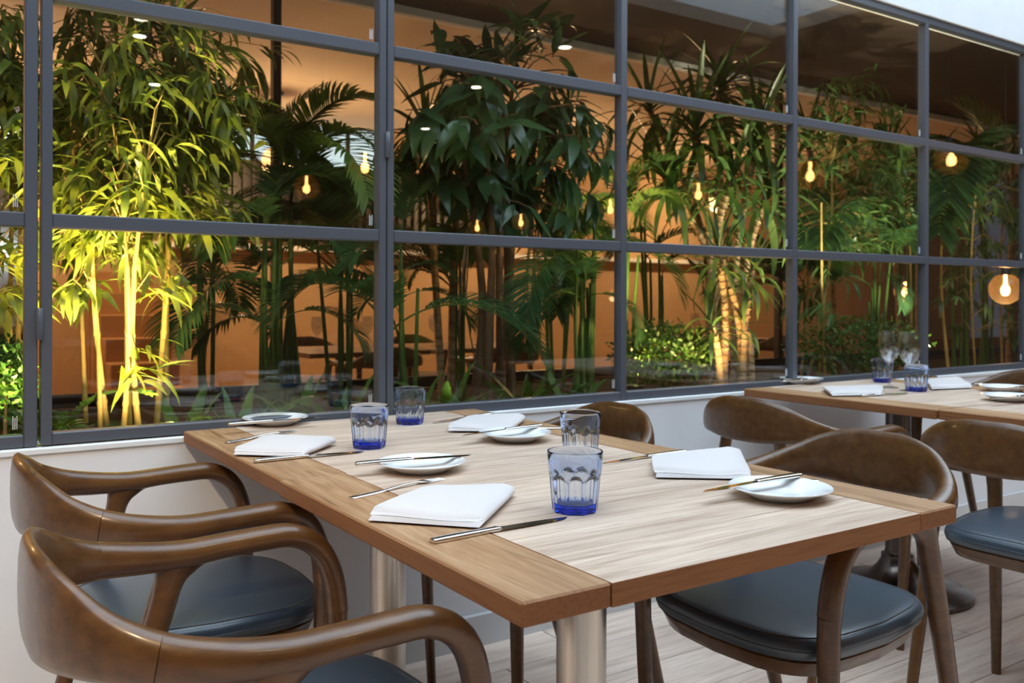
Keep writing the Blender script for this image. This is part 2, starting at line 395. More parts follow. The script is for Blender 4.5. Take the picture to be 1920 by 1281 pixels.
for a, b in zip(xs, xs[1:]): MB().box(a+.003, b-.003, YF, YF+.008, SOIL+.06, 2.575).build('pane', M['farpane'], w4)
struct(MB().box(GX0, GX1, YF+.03, YB, FZ-.08, FZ).build('floor_beyond', M['step']), 'warm timber floor of the room beyond the court', 'floor')
FCZ = at(480, 216, YB).z
struct(MB().box(GX0, GX1, YF+.06, YB+.1, FCZ, FCZ+.1).build('ceiling_beyond', M['tanceil']), 'tan ceiling of the room beyond the court', 'ceiling')
struct(MB().box(GX0, GX1, YB, YB+.1, FZ-.08, FCZ).build('wall_beyond', M['tan']), 'tan plaster wall of the room beyond the court', 'wall')
# what stands on that back wall: glowing panel added for a daylight reflection, slatted dark band, ledge
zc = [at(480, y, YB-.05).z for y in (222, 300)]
cl = struct(thing('reflection_panel', None, 'window'), 'glowing strip panel standing in for a daylight reflection, high on the tan wall', 'window')
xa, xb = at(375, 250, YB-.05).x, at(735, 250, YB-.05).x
MB().box(xa, xb, YB-.03, YB-.02, zc[1], zc[0]).build('pane', M['reflday'], cl)  # glowing face of the added reflection panel, not a window pane
for x in np.linspace(xa, xb, 5): MB().box(x-.02, x+.02, YB-.05, YB-.001, zc[1]-.03, zc[0]+.03, .003).build('post', M['blackmetal'], cl)  # posts added for the reflection panel
MB().box(xa, xb, YB-.048, YB-.001, zc[0], zc[0]+.05, .003).build('head_rail', M['base'], cl); MB().box(xa, xb, YB-.048, YB-.001, zc[1]-.05, zc[1], .003).build('added_sill_rail', M['blackmetal'], cl)  # both rails added for the reflection panel
zs = [at(650, y, YB-.1).z for y in (455, 318)]
xa, xb = at(300, 400, YB-.1).x, at(930, 400, YB-.1).x
sl = thing('slatted_screen', 'dark vertical slatted timber screen on the tan wall beyond the plants', 'screen', (0, 0, 0))
MB().box(xa, xb, YB-.045, YB-.001, zs[0], zs[1]).build('backing', M['blackmetal'], sl)
slm = MB().box(-.022, .022, YB-.09, YB-.046, zs[0], zs[1], .003).mesh('slat', M['slat'])
for i in range(int((xb-xa)/.085)): link('slat', slm, sl, (xa+.04+i*.085, 0, 0))
tag(MB().box(at(250, 490, YB).x, at(1480, 490, YB).x, YB-.16, YB-.001, zs[0]-.10, zs[0]-.055, .004).build('wall_shelf', M['white']), 'long pale shelf on the tan wall under the slatted screen', 'shelf')
# timber steps at the left
st = thing('timber_steps', 'warm timber steps rising behind the bamboo', 'steps', (0, 0, 0))
p = at(262, 690, 6.6); q = at(338, 690, 6.6)
for i in range(6): MB().box(p.x-.15, q.x+.05, 6.6+i*.22, 6.86+i*.22, FZ, .42+i*.17, .006).build('step', M['step'], st)
# kitchen pass, far left
k = thing('kitchen_pass', 'white lit kitchen pass seen at the far left edge', 'counter', (0, 0, 0))
xa, xb = at(-60, 300, 6.2).x, at(44, 300, 6.2).x
MB().box(xa, xb, 6.25, 6.30, .9, 2.4).build('back_panel', M['white'], k); MB().box(xa, xb, 5.9, 6.25, .85, .9, .005).build('worktop', M['steel'], k)
MB().box(xa, xb, 5.95, 6.25, FZ, .849).build('cabinet', M['slat'], k)
for z in (2.05, 1.32): MB().box(xa+.05, xb-.05, 6.18, 6.24, z, z+.035, .004).build('strip_light', M['strip'], k)

# ------------------------------------------------------------------ chairs
def make_chair(label):
    t = thing('dining_chair', label, 'chair')
    # half rail from the middle of the back round to the foot: x, y, z, nx, ny, half thickness, half height
    K = [(-.262, 0, .701, -1, 0, .0125, .064), (-.259, .055, .701, -.97, .2, .0125, .063), (-.243, .115, .696, -.86, .5, .013, .053), (-.208, .166, .684, -.62, .78, .015, .0375),
         (-.155, .199, .672, -.3, .95, .018, .0275), (-.09, .215, .662, -.1, 1, .021, .0235), (-.02, .221, .657, 0, 1, .022, .0205), (.05, .224, .660, 0, 1, .0225, .0185),
         (.115, .225, .662, 0, 1, .0225, .0185), (.165, .2245, .661, 0, 1, .0225, .0185), (.205, .2235, .645, 0, 1, .022, .0192), (.232, .222, .615, 0, 1, .021, .019), (.247, .220, .572, 0, 1, .020, .0188), (.253, .218, .525, 0, 1, .0195, .0185)]
    S = spline(K, 6); cut = 4*6
    def seg(a, b, sg):
        q = S[a:b+1]
        return [(r[0], sg*r[1], r[2]) for r in q], [(r[3], sg*r[4], 0) for r in q], [r[5] for r in q], [r[6] for r in q]
    l = seg(0, cut, 1); r_ = seg(0, cut, -1)
    pts = [x[::-1] for x in r_]; pts = [a+b[1:] for a, b in zip(pts, l)]
    MB().sweep(*pts, n=16, pw=2.6).build('backrest', M['chair'], t, True, 60)
    for sg in (-1, 1):
        MB().sweep(*seg(cut-0, len(S)-1, sg), n=16, pw=2.4).build('armrest', M['chair'], t, True, 60)
        G = spline([(.253, .218, .525, .0195, .0185), (.254, .217, .46, .0190, .018), (.250, .214, .30, .0165, .016), (.243, .209, .12, .014, .0135), (.238, .206, 0, .0125, .012)], 4)
        MB().sweep([(g[0], sg*g[1], g[2]) for g in G], [(0, sg, 0)]*len(G), [g[3] for g in G], [g[4] for g in G], n=12).build('leg', M['chair'], t, True, 60)
        G = spline([(-.024, .2225, .658, .017, .056), (-.029, .2225, .643, .0175, .038), (-.037, .222, .622, .0175, .025), (-.050, .2215, .578, .0175, .021), (-.095, .219, .44, .0175, .021), (-.155, .213, .25, .0155, .0175), (-.235, .204, 0, .0125, .0135)], 4)
        MB().sweep([(g[0], sg*g[1], g[2]) for g in G], [(0, sg, 0)]*len(G), [g[3] for g in G], [g[4] for g in G], n=12).build('leg', M['chair'], t, True, 60)
    def outline(d, n=44):
        P = []
        for i in range(n):
            a = 2*PI*i/n; ca, sa = math.cos(a), math.sin(a)
            e = 2/5.0
            x = math.copysign(abs(ca)**e, ca); y = math.copysign(abs(sa)**e, sa)
            X = .05+.225*x; Y = y*(.205 if x > 0 else .205-.03*(-x))
            if x > 0: X += .035*(1-(Y/.205)**2)*x
            P.append((X-math.copysign(d, ca)*abs(ca)**.5 if d else X, Y-math.copysign(d, sa)*abs(sa)**.5 if d else Y))
        return P
    def stack(rings, dome=0):
        m = MB(); V = []; n = len(rings[0][1])
        for z, P in rings: V += [(x, y, z) for x, y in P]
        Fc = [(i*n+k, i*n+(k+1) % n, (i+1)*n+(k+1) % n, (i+1)*n+k) for i in range(len(rings)-1) for k in range(n)]
        Fc.append(tuple(range(n))[::-1]); V.append((.05, 0, rings[-1][0]+dome)); b = (len(rings)-1)*n
        Fc += [(b+k, b+(k+1) % n, len(V)-1) for k in range(n)]
        return m.add(V, Fc)
    stack([(.402, outline(.028)), (.405, outline(.022)), (.432, outline(.010)), (.436, outline(.013))]).build('seat_frame', M['chair'], t, True, 50)
    cu = stack([(.4365, outline(.010)), (.440, outline(.003)), (.450, outline(0)), (.462, outline(.0005)), (.470, outline(.005)), (.4745, outline(.013)), (.4775, outline(.03)), (.4805, outline(.07)), (.4825, outline(.12))], .001).build('seat_cushion', M['leather'], t, True, 70)
    o = outline(.0125, 60); MB().sweep([(x, y, .4748) for x, y in o+o[:1]], None, .0009, .0009, 5, cap=False).build('stitching', M['stitch'], cu, True)
    o = outline(-.0005, 60); MB().sweep([(x, y, .4545) for x, y in o+o[:1]], None, .0014, .0014, 5, cap=False).build('piping', M['leather'], cu, True)
    return t
chair0 = make_chair('walnut armchair nearest the camera, left of the near table'); used = []
def chair(x, y, rz, label, group='walnut armchairs with black leather seats'):
    o = chair0 if not used else dup(chair0); used.append(1)
    o.location = (x, y, FZ); o.scale = (.907, 1.02, .985); o.rotation_euler.z = rz; tag(o, label, 'chair', group); return o
chair(.347, 1.160, .0, 'walnut armchair nearest the camera, at the near left of the front table')
chair(.386, 1.770, .015, 'walnut armchair left of the front table, next to the window wall')
chair(1.452, 1.137, PI, 'walnut armchair at the right of the front table, seat toward the camera')
chair(1.325, 1.830, PI-.03, 'walnut armchair right of the front table, its curved back close to the window wall')
chair(2.187, 1.760, .05, 'walnut armchair seen from behind at the second table, next to the window wall')
chair(2.270, 1.100, .02, 'walnut armchair cut by the right edge, left of the second table')
chair(3.46, 1.80, PI, 'walnut armchair on the far side of the second table by the window')

# ------------------------------------------------------------------ tables
def make_table(w, d, label, lw=.124, rw=.100, th=.0285, colm='steel', cx=-.035, tops=('top', 'end'), group='pedestal dining tables', name='dining_table'):
    t = thing(name, label, 'table', (0, 0, 0), 0, group)
    H_ = TZ-FZ; n = max(4, round(d/.125)); pd = d/n
    me = MB().box(-(w-lw-rw)/2+.0004, (w-lw-rw)/2-.0004, -pd/2+.0001, pd/2-.0001, -th, 0, .0005).mesh('plank', M[tops[0]])
    for i in range(n): link('plank', me, t, ((lw-rw)/2, -d/2+pd*(i+.5), H_))
    for ww, x in ((lw, -w/2+lw/2), (rw, w/2-rw/2)):
        o = MB().box(-d/2, d/2, -ww/2+.0004, ww/2, -th, 0, .0026).build('end_board', M[tops[1]], t, False, None, (x, 0, H_+.0004))
        o.rotation_euler.z = PI/2 if x > 0 else -PI/2
        o.rotation_euler.z = PI/2
    MB().box(cx-.2, cx+.2, -.2, .2, H_-th-.012, H_-th-.0005, .003).build('mounting_plate', M['blackmetal'], t)
    MB().lathe([(0, .05), (.0415, .05), (.0415, H_-th-.012), (0, H_-th-.012)], 32, (cx, 0, 0)).build('column', M[colm], t, True, 40)
    MB().lathe([(0, 0), (.235, 0), (.243, .006), (.243, .016), (.225, .026), (.16, .040), (.10, .062), (.07, .092), (.055, .118), (.0545, .135), (.043, .140), (.0425, .15), (0, .15)], 48, (cx, 0, 0)).build('foot', M[colm], t, True, 40)
    return t
def put(o, x, y, z=FZ): o.location = (x, y, z); return o
put(make_table(.830, .765, 'pale topped wooden dining table nearest the camera, one corner pointing at the viewer'), .951, 1.1675, FZ+.0015)
put(make_table(.828, .706, 'wooden dining table pushed up to the window behind the nearest table'), .956, 1.906)
put(make_table(.83, .735, 'wooden dining table by the window at the right, with two wine glasses', colm='bronze', rw=.12), 2.917, 1.873)
put(make_table(.83, .760, 'wooden dining table cut by the right edge, in front of the wine glasses', colm='bronze', rw=.12), 2.925, 1.121)
# ------------------------------------------------------------------ tableware
def on(x, y, z=TZ):
    d = fw + (x-960)/F*rt2 + (HY-y)/F*up2
    return Vector(d*((z-CH)/d[2])) + Vector((0, 0, CH))
def tumbler_mesh():
    NF, S, NZ = 9, 8, 40; n = NF*S; H_, r0, r1 = .0935, .0345, .0428; za = .060; V = []; Fc = []
    def rad(z, k):
        t = z/H_; r = r0+(r1-r0)*t**.85
        ph = ((k % S)/S)*2-1; a = ph*PI/NF
        arch = za-.0105*ph*ph
        if z < arch:
            e = min(1, (arch-z)/.004); flat = (r-.0006)*math.cos(PI/NF)/math.cos(a)
            bead = .0008*math.exp(-((abs(ph)-1)/.14)**2)
            r = r*(1-e)+(flat-.0002+bead)*e
        if z < .004: r -= .0028*(1-z/.004)**2
        return r
    zs = [0, .0008, .002, .004]+[.004+(H_-.0055)*(i+1)/NZ for i in range(NZ)]
    for z in zs:
        for k in range(n): a = 2*PI*(k-S/2)/n; r = rad(z, k); V.append((r*math.cos(a), r*math.sin(a), z))
    inner = [(r1-.0004, H_-.0003), (r1-.0012, H_), (r1-.0022, H_-.0006), (r1-.0030, H_-.004)]
    for i in range(14):
        z = H_-.006-(H_-.022)*(i+1)/14; inner.append((r0+(r1-r0)*(z/H_)**.85-.0040, z))
    inner += [(.026, .0128), (.020, .0115), (.010, .0108)]
    for r, z in inner:
        for k in range(n): a = 2*PI*(k-S/2)/n; V.append((r*math.cos(a), r*math.sin(a), z))
    rows = len(zs)+len(inner)
    for i in range(rows-1):
        for k in range(n): j = (k+1) % n; Fc.append((i*n+k, i*n+j, (i+1)*n+j, (i+1)*n+k))
    Fc.append(tuple(range(n))[::-1]); V.append((0, 0, .0106)); b = (rows-1)*n
    Fc += [(b+k, b+(k+1) % n, len(V)-1) for k in range(n)]
    return MB().add(V, Fc).mesh('glass_tumbler', M['blueglass'], True, 38)
TUM = tumbler_mesh()
for (x, y, lab) in ((1078, 960, 'blue faceted glass tumbler nearest the camera, behind the near knife tip'), (692, 840, 'blue faceted glass tumbler beside the left folded napkin near the window'),
                    (768, 795, 'blue faceted glass tumbler standing closest to the window on the front tables'), (1088, 858, 'blue faceted glass tumbler standing directly behind the nearest tumbler'),
                    (1654, 717, 'blue tumbler on the second table, left of the wine glasses'), (1718, 734, 'blue tumbler on the second table, in front of the wine glasses')):
    p = on(x, y); o = link('glass_tumbler', TUM, None, (p.x, p.y, TZ+.0006)); o.rotation_euler.z = math.radians(R.choice((34, 38, 30))+20*(len(lab) % 3)); tag(o, lab, 'glass', 'blue glass tumblers')
def wine_mesh():
    prof = [(0, 0), (.033, .0), (.0335, .001), (.020, .0035), (.006, .008), (.0036, .02), (.0034, .075), (.0045, .086), (.014, .097), (.027, .112), (.0365, .135), (.039, .155), (.0375, .180), (.0335, .209)]
    pr = prof + [(r-.0011, z) for r, z in prof[::-1][:-8] if z > .09] + [(.012, .0985), (0, .092)]
    return MB().lathe(pr, 36).mesh('wine_glass', M['wine'], True, 50)
WINE = wine_mesh()
for (x, y, lab) in ((1667, 727, 'wine glass on the second table, left one of the pair'), (1705, 733, 'wine glass on the second table, right one of the pair')):
    p = on(x, y); tag(link('wine_glass', WINE, None, (p.x, p.y, TZ+.0006)), lab, 'wine glass', 'wine glasses on the second table')

def plate_mesh():
    pr = [(0, .0015), (.040, .0015), (.042, 0), (.046, 0), (.050, .004), (.070, .0135), (.0815, .0182), (.0826, .0193), (.0818, .0203), (.070, .0178), (.054, .0105), (.049, .0085), (0, .0075)]
    return MB().lathe(pr, 56).mesh('side_plate', M['china'], True, 50)
PLATE = plate_mesh()
plates = ((1463, 934, 'white side plate at the near right setting with a knife across it'), (790, 884, 'white side plate at the near left setting with a knife across it'),
          (516, 796, 'white side plate at the far left corner of the front tables, by the window'), (966, 826, 'white side plate in the middle right of the front tables, knife across it'),
          (1502, 718.5, 'white side plate at the window corner of the second table'), (1884, 734.5, 'white side plate on the second table, the farther of two at the right edge'),
          (1893, 752, 'white side plate on the second table, the nearer of two at the right edge'))
for x, y, lab in plates:
    p = on(x, y, TZ); tag(link('side_plate', PLATE, None, (p.x, p.y, TZ+.0006)), lab, 'plate', 'white side plates')

def knife_parts():
    K = spline([(0, .0062, .0026), (.004, .0076, .0036), (.03, .0080, .0040), (.07, .0070, .0038), (.098, .0062, .0034), (.106, .0072, .0034), (.111, .0060, .0022)], 4)
    h = MB().sweep([(k[0], 0, .0042) for k in K], [(0, 1, 0)]*len(K), [k[1] for k in K], [k[2] for k in K], 12, 3.2).mesh('handle', M['chrome'], True, 50)
    V = []; Fc = []; n = 12
    for i in range(n+1):
        t = i/n; x = .108+.127*t; lo = -.0075-.002*math.sin(PI*t)+(.0 if t < .85 else .0085*((t-.85)/.15)**1.6); hi = .0062 if t < .6 else .0062-.004*((t-.6)/.4)**1.5
        z = .0040-.0028*t
        V += [(x, lo, z), (x, hi, z+.0008), (x, hi, z-.0008)]
    for i in range(n):
        a = i*3; Fc += [(a, a+3, a+4, a+1), (a+1, a+4, a+5, a+2), (a+2, a+5, a+3, a)]
    Fc += [(0, 1, 2), (n*3+2, n*3+1, n*3)]
    b = MB().add(V, Fc).mesh('blade', M['chrome'])
    return h, b
def fork_parts():
    K = spline([(0, .0060, .0016), (.004, .0074, .0019), (.03, .0070, .0020), (.08, .0040, .0020), (.125, .0026, .0020), (.150, .0030, .0018)], 4)
    def zz(x): return .0022+.0032*max(0, math.sin(PI*min(1, max(0, (x-.06)/.145))))**1.5
    h = MB().sweep([(k[0], 0, zz(k[0])) for k in K], [(0, 1, 0)]*len(K), [k[1] for k in K], [k[2] for k in K], 10, 2.6).mesh('handle', M['chrome'], True, 50)
    m = MB(); K = spline([(.148, .003), (.155, .0075), (.164, .0112), (.170, .0118)], 3)
    m.sweep([(k[0], 0, zz(k[0])) for k in K], [(0, 1, 0)]*len(K), [k[1] for k in K], [.0012]*len(K), 10, 2.6)
    for i in range(4):
        y = -.0093+.0062*i; xs = [.168, .182, .196, .208]
        m.sweep([(x, y*(1-.06*j), max(.002, zz(x))) for j, x in enumerate(xs)], [(0, 1, 0)]*4, [.0017, .0017, .0015, .0008], [.0011, .0011, .001, .0006], 6)
    return h, m.mesh('tines', M['chrome'], True, 50)
KN, FK = knife_parts(), fork_parts()
def cutlery(kind, a, b, za, zb, label):
    a = on(*a, za); b = on(*b, zb); d = (b-a).normalized(); sd = Vector((0, 0, 1)).cross(d).normalized(); n = d.cross(sd)
    if kind == 'fork': ln = .208
    else: ln = .235
    mid = (a+b)/2; s = mid-d*ln/2
    t = thing(kind, label, kind, (0, 0, 0), 0, kind+'s at the place settings')
    t.matrix_world = Matrix(((d.x, sd.x, n.x, s.x), (d.y, sd.y, n.y, s.y), (d.z, sd.z, n.z, s.z), (0, 0, 0, 1)))
    for nm, me in zip(('handle', 'blade' if kind == 'knife' else 'tines'), KN if kind == 'knife' else FK): link(nm, me, t)
T0 = TZ+.0008; TP = TZ+.0205
cutlery('knife', (803, 1022), (1070, 971), T0, T0, 'steel knife nearest the camera, in front of the near napkin')
cutlery('fork', (641, 940), (842, 897), T0, T0, 'steel fork under the near left napkin, tines by the plate')
cutlery('knife', (683, 873), (870, 856), TP, TP, 'steel knife lying across the near left side plate')
cutlery('knife', (480, 868), (680, 848), T0, T0, 'steel knife in front of the napkin at the far left setting')
cutlery('fork', (413, 833), (562, 808), T0, T0, 'steel fork under the far left napkin near the window')
cutlery('knife', (450, 797), (578, 786), TP, TP, 'steel knife lying across the side plate by the window corner')
cutlery('knife', (1281, 850), (1130, 871), T0, T0, 'steel knife beyond the near right napkin, beside the tumblers')
cutlery('fork', (1492, 902), (1352, 897), T0, T0, 'steel fork between the near right napkin and its plate')
cutlery('knife', (1497, 895), (1320, 924), TP, TP, 'steel knife lying across the near right side plate')
cutlery('knife', (930, 777), (800, 796), T0, T0, 'steel knife under the napkin next to the window tumbler')
cutlery('knife', (1012, 801), (868, 818), TP, TP, 'steel knife lying across the middle right side plate')
cutlery('fork', (1046, 804), (926, 806), T0, T0, 'steel fork behind the middle right side plate')
cutlery('knife', (1617, 744), (1700, 738), T0, T0, 'steel knife in front of the napkin on the second table')
cutlery('fork', (1576, 735), (1665, 728), T0, T0, 'steel fork under the left napkin on the second table')
cutlery('knife', (1478, 716), (1532, 712), TP, TP, 'steel knife lying across the side plate at the second table corner')
cutlery('knife', (1760, 708), (1690, 714), T0, T0, 'steel knife behind the front tumbler on the second table')
cutlery('fork', (1880, 722), (1812, 723), T0, T0, 'steel fork at the far edge of the second table')
cutlery('knife', (1935, 727), (1870, 731), TP, TP, 'steel knife lying across the farther plate at the right edge')
cutlery('knife', (1935, 744), (1875, 748), TP, TP, 'steel knife lying across the nearer plate at the right edge')

def napkin(cs, label, layers=2, th=.0078, seed=0):
    """cloth folded back and forth: c0-c3 is the near edge that shows the layers, c0-c1 runs away from the camera"""
    c0, c1, c2, c3 = [on(x, y, TZ+.010) for x, y in cs]; rr = random.Random(seed)
    for c_ in (c0, c1, c2, c3): c_.z = 0
    mid = []; gap = th*1.02; ns = 9
    ends = [(.03, .985), (.0, 1.0), (.012, .99), (.004, 1.0)][:layers]
    for l in range(layers):
        a, b = ends[l]; u = np.linspace(a, b, ns)
        if l % 2: u = u[::-1]
        z = th/2+l*gap
        for q in u: mid.append((q, z))
        if l < layers-1:
            e = u[-1]; s = 1 if l % 2 == 0 else -1
            mid.append((e+s*.012, z+gap*.3)); mid.append((e+s*.012, z+gap*.7))
    W = (c3-c0).length; mid = np.array(mid); P = np.column_stack([mid[:, 0]*W, mid[:, 1]])
    T = np.gradient(P, axis=0); T /= np.linalg.norm(T, axis=1)[:, None]+1e-9; Nn = np.column_stack([-T[:, 1], T[:, 0]])
    o1 = P+Nn*th*.42; o2 = P-Nn*th*.42; ring = np.vstack([o1, o2[::-1]]); n = len(ring); V = []; Fc = []; nv = 28
    ph = rr.uniform(0, 6)
    for j in range(nv+1):
        v = j/nv
        e = min(v, 1-v)
        for i, (u, z) in enumerate(ring):
            uu = u/W; edge = min(uu, 1-uu)
            A = c0.lerp(c3, uu); B = c1.lerp(c2, uu); p = A.lerp(B, v)
            top = z/(layers*gap)
            zz = z*(1-.42*top*math.exp(-(e/.022)**2)-.20*top*math.exp(-(edge/.03)**2))+.0030*top*math.sin(4.4*uu+ph)*math.sin(3.6*v+ph)+.0040*top*math.exp(-((uu-.93)/.14)**2)*math.sin(3*v+ph)**2
            k_ = .07*math.exp(-(e/.06)**2)*math.exp(-(edge/.08)**2)*top; p = p.lerp((c0+c1+c2+c3)/4, k_)
            sh = ((.011*(1-top)-.002*math.sin(7*uu+ph)*top) if v < .5 else -.006*top)*math.exp(-(e/.12)**2)
            d = (A-B).normalized()
            V.append((p.x+d.x*sh, p.y+d.y*sh, max(.0002, zz)))
    for j in range(nv):
        for i in range(n): k = (i+1) % n; Fc.append((j*n+i, j*n+k, (j+1)*n+k, (j+1)*n+i))
    h = n//2
    for j, fl_ in ((0, 1), (nv, 0)):
        for i in range(h-1):
            q = (j*n+i, j*n+i+1, j*n+n-2-i, j*n+n-1-i); Fc.append(q if fl_ else q[::-1])
    return tag(MB().add(V, Fc).build('folded_napkin', M['linen'], None, True, 60, (0, 0, TZ+.0045)), label, 'napkin', 'folded white napkins')
napkin([(690, 966), (800, 915), (966, 921), (905, 980)], 'folded white linen napkin nearest the camera', seed=1)
napkin([(437, 846), (495, 821), (630, 827), (572, 850)], 'folded white linen napkin at the far left setting near the window', seed=2)
napkin([(1224, 888), (1222, 857), (1386, 849), (1407, 891)], 'folded white linen napkin at the near right setting', seed=3)
napkin([(838, 803), (880, 781), (985, 785), (958, 804)], 'folded white linen napkin in the middle of the table beside the window tumbler', seed=4)
napkin([(1556, 739), (1540, 727), (1655, 727), (1653, 737)], 'folded white linen napkin on the second table, left of the tumblers', seed=5)
napkin([(1744, 727), (1736, 714), (1800, 712), (1822, 724)], 'folded white linen napkin on the second table, right of the wine glasses', seed=6)

# ------------------------------------------------------------------ lamps
def pendant_meshes():
    cap = MB().lathe([(0, .215), (.010, .215), (.012, .19), (.03, .185), (.042, .16), (.045, .118), (.040, .116), (0, .116)], 20).mesh('cap', M['blackmetal'], True, 40)
    pr = [(.040, .116)]+[(.125*math.sin(a), .125*math.cos(a)) for a in np.linspace(.34, PI-.001, 14)]
    glb = MB().lathe(pr, 28).mesh('globe', M['smoke'], True)
    blb = MB().lathe([(0, -.055)]+[(.034*math.sin(a)**.7, -.012-.043*math.cos(a)) for a in np.linspace(.25, PI-.3, 8)]+[(.012, .06), (.012, .115), (0, .115)], 14).mesh('bulb', M['bulb'], True)
    return cap, glb, blb
CAP, GLB, BLB = pendant_meshes()
def pendant(x, y, z, ctop, label, power=0, group='smoked glass globe pendants', s=1.0):
    t = thing('pendant_lamp', label, 'lamp', (x, y, z), 0, group); t.scale = (s, s, s); ctop = z+(ctop-z)/s
    MB().lathe([(0, .21), (.0035, .21), (.0035, ctop-z-.03), (.05, ctop-z-.025), (.05, ctop-z), (0, ctop-z)], 12).build('cord', M['blackmetal'], t, True, 40)
    link('cap', CAP, t); link('globe', GLB, t); link('bulb', BLB, t)
    if power: light('pendant_light', 'POINT', (0, 0, -.088), power, (1, .84, .60), t, size=.022)
    return t
MIR = 2*YG
def mirrored(px_, py_, z):      # where a lamp must hang in the room for its reflection in the panes
    p = on(px_, py_, z); return p.x, MIR-p.y
for px_, py_, lab in ((1785, 298, 'smoked globe pendant reflected in the last visible pane at the right'), (1520, 328, 'smoked globe pendant reflected right of the dracaena panes'),
                      (1310, 364, 'smoked globe pendant reflected among the dracaena leaves'), (1145, 392, 'smoked globe pendant reflected beside the post right of the dark leafy tree'),
                      (977, 417, 'larger of two smoked globe pendants reflected low under the dark leafy tree'), (895, 427, 'smaller of two smoked globe pendants reflected low under the dark leafy tree'),
                      (685, 312, 'smoked globe pendant reflected at the right edge of the hinged window'), (575, 352, 'smoked globe pendant reflected in the palm fronds')):
    x, y = mirrored(px_, py_, 2.15); pendant(x, y, 2.15, CZ, lab, 0)
DL = (MB().lathe([(.052, -.004), (.075, -.006), (.082, -.003), (.083, -.0005), (.052, -.0005)], 28).mesh('trim_ring', M['white'], True, 40),
      MB().lathe([(0, -.0035), (.0515, -.0035)], 28).mesh('lens', M['lens']))
def downlight(x, y, cz, label, power=0, aim=(0, 0, -1), spot=110, col=(1, .74, .45)):
    t = thing('downlight', label, 'lamp', (x, y, cz), 0, 'recessed ceiling downlights'); link('trim_ring', DL[0], t); link('lens', DL[1], t)
    if power: light('downlight_beam', 'SPOT', (0, 0, -.02), power, col, t, aim, .05, spot, .8)
    return t
for px_, py_, lab in ((1060, 88, 'recessed downlight reflected in the top pane above the dark leafy tree'), (893, 163, 'recessed downlight reflected on the dark leaves'), (798, 241, 'recessed downlight reflected near the palm tip'),
                      (290, 158, 'recessed downlight reflected lowest in the bamboo'), (262, 67, 'recessed downlight reflected in the upper bamboo'), (265, 35, 'recessed downlight reflected topmost in the bamboo')):
    x, y = mirrored(px_, py_, CZ); downlight(x, y, CZ, lab, 25 if y > -4 else 0)
# warm spots that light the left of the room and the window wall
downlight(-1.0, -.75, CZ, 'recessed downlight behind the camera over the left chairs', 260, (.92, 2.5, -2.75), 38)
downlight(1.3, -.75, CZ, 'recessed downlight behind the camera over the front table', 18, (0, .6, -1), 90)
# the room beyond: pendants added to light its tan ceiling and wall
for x, y in ((-2.2, 7.0), (.2, 7.0), (2.4, 7.0), (4.8, 7.0), (7.4, 7.0)):
    pendant(x, y, 2.15, FCZ, 'pendant lamp added to light the tan room beyond, '+{-2.2: 'leftmost of the row', .2: 'second of the row from the left', 2.4: 'middle of the row', 4.8: 'fourth of the row from the left', 7.4: 'rightmost of the row'}[x], 85, 'pendants added beyond the window panes')
for px_, py_, Y, lab in ((1885, 542, 2.62, 'small globe pendant standing in for a reflected one at the right edge'), (1697, 547, 6.2, 'globe pendant standing in for a reflected one behind the right bamboo')):
    p = at(px_, py_, Y); pendant(p.x, p.y, p.z, 2.62 if Y < YF else FCZ, lab, 1.2 if Y < YF else 8, 'pendants added beyond the window panes', .68 if Y < YF else 1.0)  # lamps mirrored in the panes, added here as pendants behind the glass

# ------------------------------------------------------------------ furniture of the room beyond
def wineset(x, y, lab):
    tag(link('wine_glass', WINE, None, (x, y, TZ+.0006)), lab, 'wine glass', 'wine glasses beyond the court')
for px_, lab, wh in ((650, 'wooden table seen between the palms beyond the court', 'seen between the palms'), (860, 'wooden table seen behind the tree trunks beyond the court', 'behind the tree trunks'), (1330, 'wooden table beyond the court behind the dracaenas', 'behind the dracaenas')):
    p = at(px_, 660, 5.4)
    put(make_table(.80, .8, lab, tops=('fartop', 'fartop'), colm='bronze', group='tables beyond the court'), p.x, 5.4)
    for dx, sd in ((-.22, 'left'), (.12, 'right')): wineset(p.x+dx, 5.35, sd+' wine glass on the far table '+wh)
    chair(p.x-.05, 4.82, PI/2, 'walnut armchair on the near side of the far table '+wh, 'armchairs beyond the court')
    chair(p.x+.03, 6.0, -PI/2, 'walnut armchair on the far side of the far table '+wh, 'armchairs beyond the court')
# ------------------------------------------------------------------ plants of the court
def leaf_mesh(name, m, W, droop, fold=.25, rows=6, base=.06, tip=1.0, wave=0.0):
    """one blade of length 1 along +X, face up +Z: curved down along its length, creased on the midrib"""
    V = []; Fc = []; x = z = 0.0
    for i in range(rows+1):
        t = i/rows; a = -droop*t*1.6
        if i: x += math.cos(a)/rows; z += math.sin(a)/rows
        wd = W*max(base*(1-t), math.sin(PI*min(1, t**.75))**tip); wd *= 1+.7*wave*math.sin(t*44); zz = fold*wd + wave*W*math.sin(9*t)
        V += [(x, -wd, z+zz), (x, 0, z), (x, wd, z+zz)]
    for i in range(rows):
        a = 3*i; Fc += [(a, a+3, a+4, a+1), (a+1, a+4, a+5, a+2)]
    return MB().add(V, Fc).mesh(name, m, True)
def frame(p, d, n, s=1.0, sw=None):
    d = Vector(d).normalized(); n = Vector(n); y = n.cross(d)
    if y.length < 1e-4: y = Vector((0, 1, 0)).cross(d)
    y.normalize(); z = d.cross(y); q = s if sw is None else sw
    return Matrix(((d.x*s, y.x*q, z.x*q, p[0]), (d.y*s, y.y*q, z.y*q, p[1]), (d.z*s, y.z*q, z.z*q, p[2]), (0, 0, 0, 1)))
def rnd(a=1): return Vector((R.uniform(-a, a), R.uniform(-a, a), R.uniform(-a, a)))
